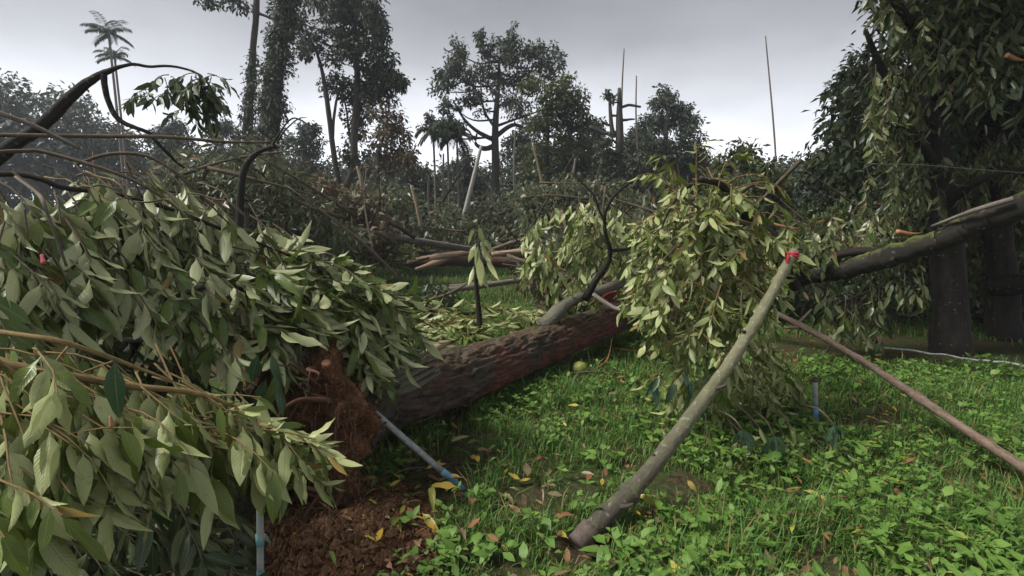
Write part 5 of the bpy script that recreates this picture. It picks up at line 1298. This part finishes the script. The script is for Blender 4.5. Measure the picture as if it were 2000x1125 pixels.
for k in range(150):
    xx, yy = rng.normal(-0.55, .3), rng.normal(2.35, .35); a = rng.uniform(0, 6.28)
    z_ = float(heap(xx, yy)) if ((xx + 0.80) / 0.44) ** 2 + ((yy - 2.05) / 0.62) ** 2 < 1.5 else float(gh(xx, yy))
    lvs[['leaf_tan', 'leaf_rust', 'leaf_olive', 'leaf_yellow'][rng.integers(0, 4)]].add(np.array([xx, yy, z_ + .025]), np.array([math.cos(a), math.sin(a), rng.uniform(-.1, .3)]), np.array([rng.normal(0, .4), rng.normal(0, .4), 1.0]), rng.uniform(.03, .10))
lt = thing('leaf_litter', 'scattered dead leaves lying thinly through the grass', 'leaf litter', (1.5, 3, 0)); lt['kind'] = 'stuff'
for mt, l_ in lvs.items():
    part('dead_leaves', l_.merge(LEAF), M[mt], lt, kind='stuff')

def weed(px, py, label, nl, L, h, spread=1.0):
    p = gnd(px, py); p[2] = float(gh(p[0], p[1]))
    T = thing('weed_plant', label, 'weed', p, 'broad-leaved weeds in the grass')
    b = Buf(); lv = Leaves()
    for k in range(nl):
        a = 2 * math.pi * k / nl + rng.uniform(-.4, .4); e = rng.uniform(.1, .7)
        q = p + np.array([math.cos(a) * .03 * spread, math.sin(a) * .03 * spread, h * rng.uniform(.5, 1)])
        tube(b, [p, (p + q) / 2 + np.array([0, 0, .01]), q], [.003, .002], n=5, sides=4)
        lv.add(q, np.array([math.cos(a) * math.cos(e), math.sin(a) * math.cos(e), math.sin(e) - .2]), np.array([0, -0.15, 1.0]) + rng.normal(0, .15, 3), L * rng.uniform(.75, 1.15))
    part('stems', b, M['weed'], T)
    put_leaves(T, lv, M['weed'], 60, 'weed', WEED, 5)
for a in [(1195, 1095, 'bright broad-leaved weed right of the pole foot', 6, .11, .09), (1660, 1010, 'pale broad weed in the grass at lower right', 6, .13, .09), (1760, 1000, 'single broad-leaved weed right of the pale weed', 3, .11, .07),
          (1175, 915, 'broad green weed left of the middle of the leaning pole', 5, .09, .10), (1215, 940, 'small pale weed touching the leaning pole', 3, .06, .08), (1340, 1050, 'little round-leaved weed at the bottom of the lawn', 5, .06, .06),
          (970, 1100, 'leafy weed at the bottom edge left of the pole foot', 6, .09, .08), (1270, 860, 'leafy weed between the pole and the mossy trunk', 6, .08, .08), (1080, 840, 'small leafy weed in the middle of the lawn', 6, .07, .08),
          (1460, 1090, 'broad weed at the bottom edge of the lawn', 5, .08, .07), (1130, 790, 'leafy weed below the mossy trunk', 6, .09, .09), (960, 830, 'leafy weed in front of the mossy trunk', 6, .08, .09)]:
    weed(*a)
# thin twigs lying about, green fruit
def lying(label, pts, r, mat, name='fallen_twig', zz=.05):
    b = Buf(); tube(b, [gnd(x, y) + np.array([0, 0, zz + dz]) for x, y, dz in pts], r, sides=6, rough=.1)
    solo(name, b, M[mat], label, 'twig', 'twigs lying on the ground')
lying('long thin twig lying behind the lawn below the mossy trunk', [(1095, 742, 0), (1160, 740, .02), (1235, 745, .02)], [.012, .011, .007], 'twig_brown')
lying('bright orange twig standing by the green fruit', [(1155, 735, 0), (1185, 718, .03), (1195, 700, .18)], [.008, .007, .005], 'cut')
lying('short pale stick lying under the hanging leaves', [(1180, 690, .02), (1260, 700, .02), (1330, 705, .02)], [.01, .01, .006], 'twig')
lying('short dark stick on the soil left of the grey pipe', [(735, 960, 0), (790, 940, .02), (830, 935, .02)], [.008, .007, .004], 'twig_brown')
p = gnd(1133, 735); b = Buf()
u = np.linspace(0, np.pi, 12)[:, None]; w = np.linspace(0, 2 * np.pi, 18, endpoint=False)[None]
rr = 0.075 * (1 + 0.06 * np.sin(7 * w) * np.sin(u)) * np.ones_like(u)
pp = p + np.array([0, 0, .08]) + np.stack([rr * np.sin(u) * np.cos(w), rr * np.sin(u) * np.sin(w), rr * 0.9 * np.cos(u) * np.ones_like(w)], -1)
i, j = np.meshgrid(np.arange(11), np.arange(18), indexing='ij'); j2 = (j + 1) % 18
b.add(pp.reshape(-1, 3), np.stack([i * 18 + j, (i + 1) * 18 + j, (i + 1) * 18 + j2, i * 18 + j2], -1).reshape(-1, 4))
fr_t = thing('green_fruit', 'small round green fruit lying behind the lawn below the trunk', 'fruit', p)
part('flesh', b, M['fruit'], fr_t)
b = Buf(); tube(b, [p + np.array([0, 0, .14]), p + np.array([.01, 0, .17])], [.008, .005], n=3, sides=6); part('stalk', b, M['twig_brown'], fr_t)

# ================================================================== damp air
hz = bpy.data.meshes.new('haze')
X0, X1, Y0, Y1, Z0, Z1 = -75, 75, -12, 62, -1.2, 24
hz.from_pydata([(x, y, z) for x in (X0, X1) for y in (Y0, Y1) for z in (Z0, Z1)], [], [(0, 1, 3, 2), (4, 6, 7, 5), (0, 4, 5, 1), (2, 3, 7, 6), (0, 2, 6, 4), (1, 5, 7, 3)])
hm = bpy.data.materials.new('damp_air'); hm.use_nodes = True; hm.node_tree.nodes.clear()
ho = hm.node_tree.nodes.new('ShaderNodeOutputMaterial'); hv = hm.node_tree.nodes.new('ShaderNodeVolumePrincipled')
hv.inputs['Color'].default_value = (0.86, 0.91, 1.0, 1); hv.inputs['Density'].default_value = 0.0017; hv.inputs['Anisotropy'].default_value = 0.2
hm.node_tree.links.new(hv.outputs[0], ho.inputs['Volume'])
hz.materials.append(hm)
ho_ = bpy.data.objects.new('haze', hz); COL.objects.link(ho_); ho_['kind'] = 'stuff'; ho_['label'] = 'thin damp haze filling the air over the orchard'; ho_['category'] = 'haze'
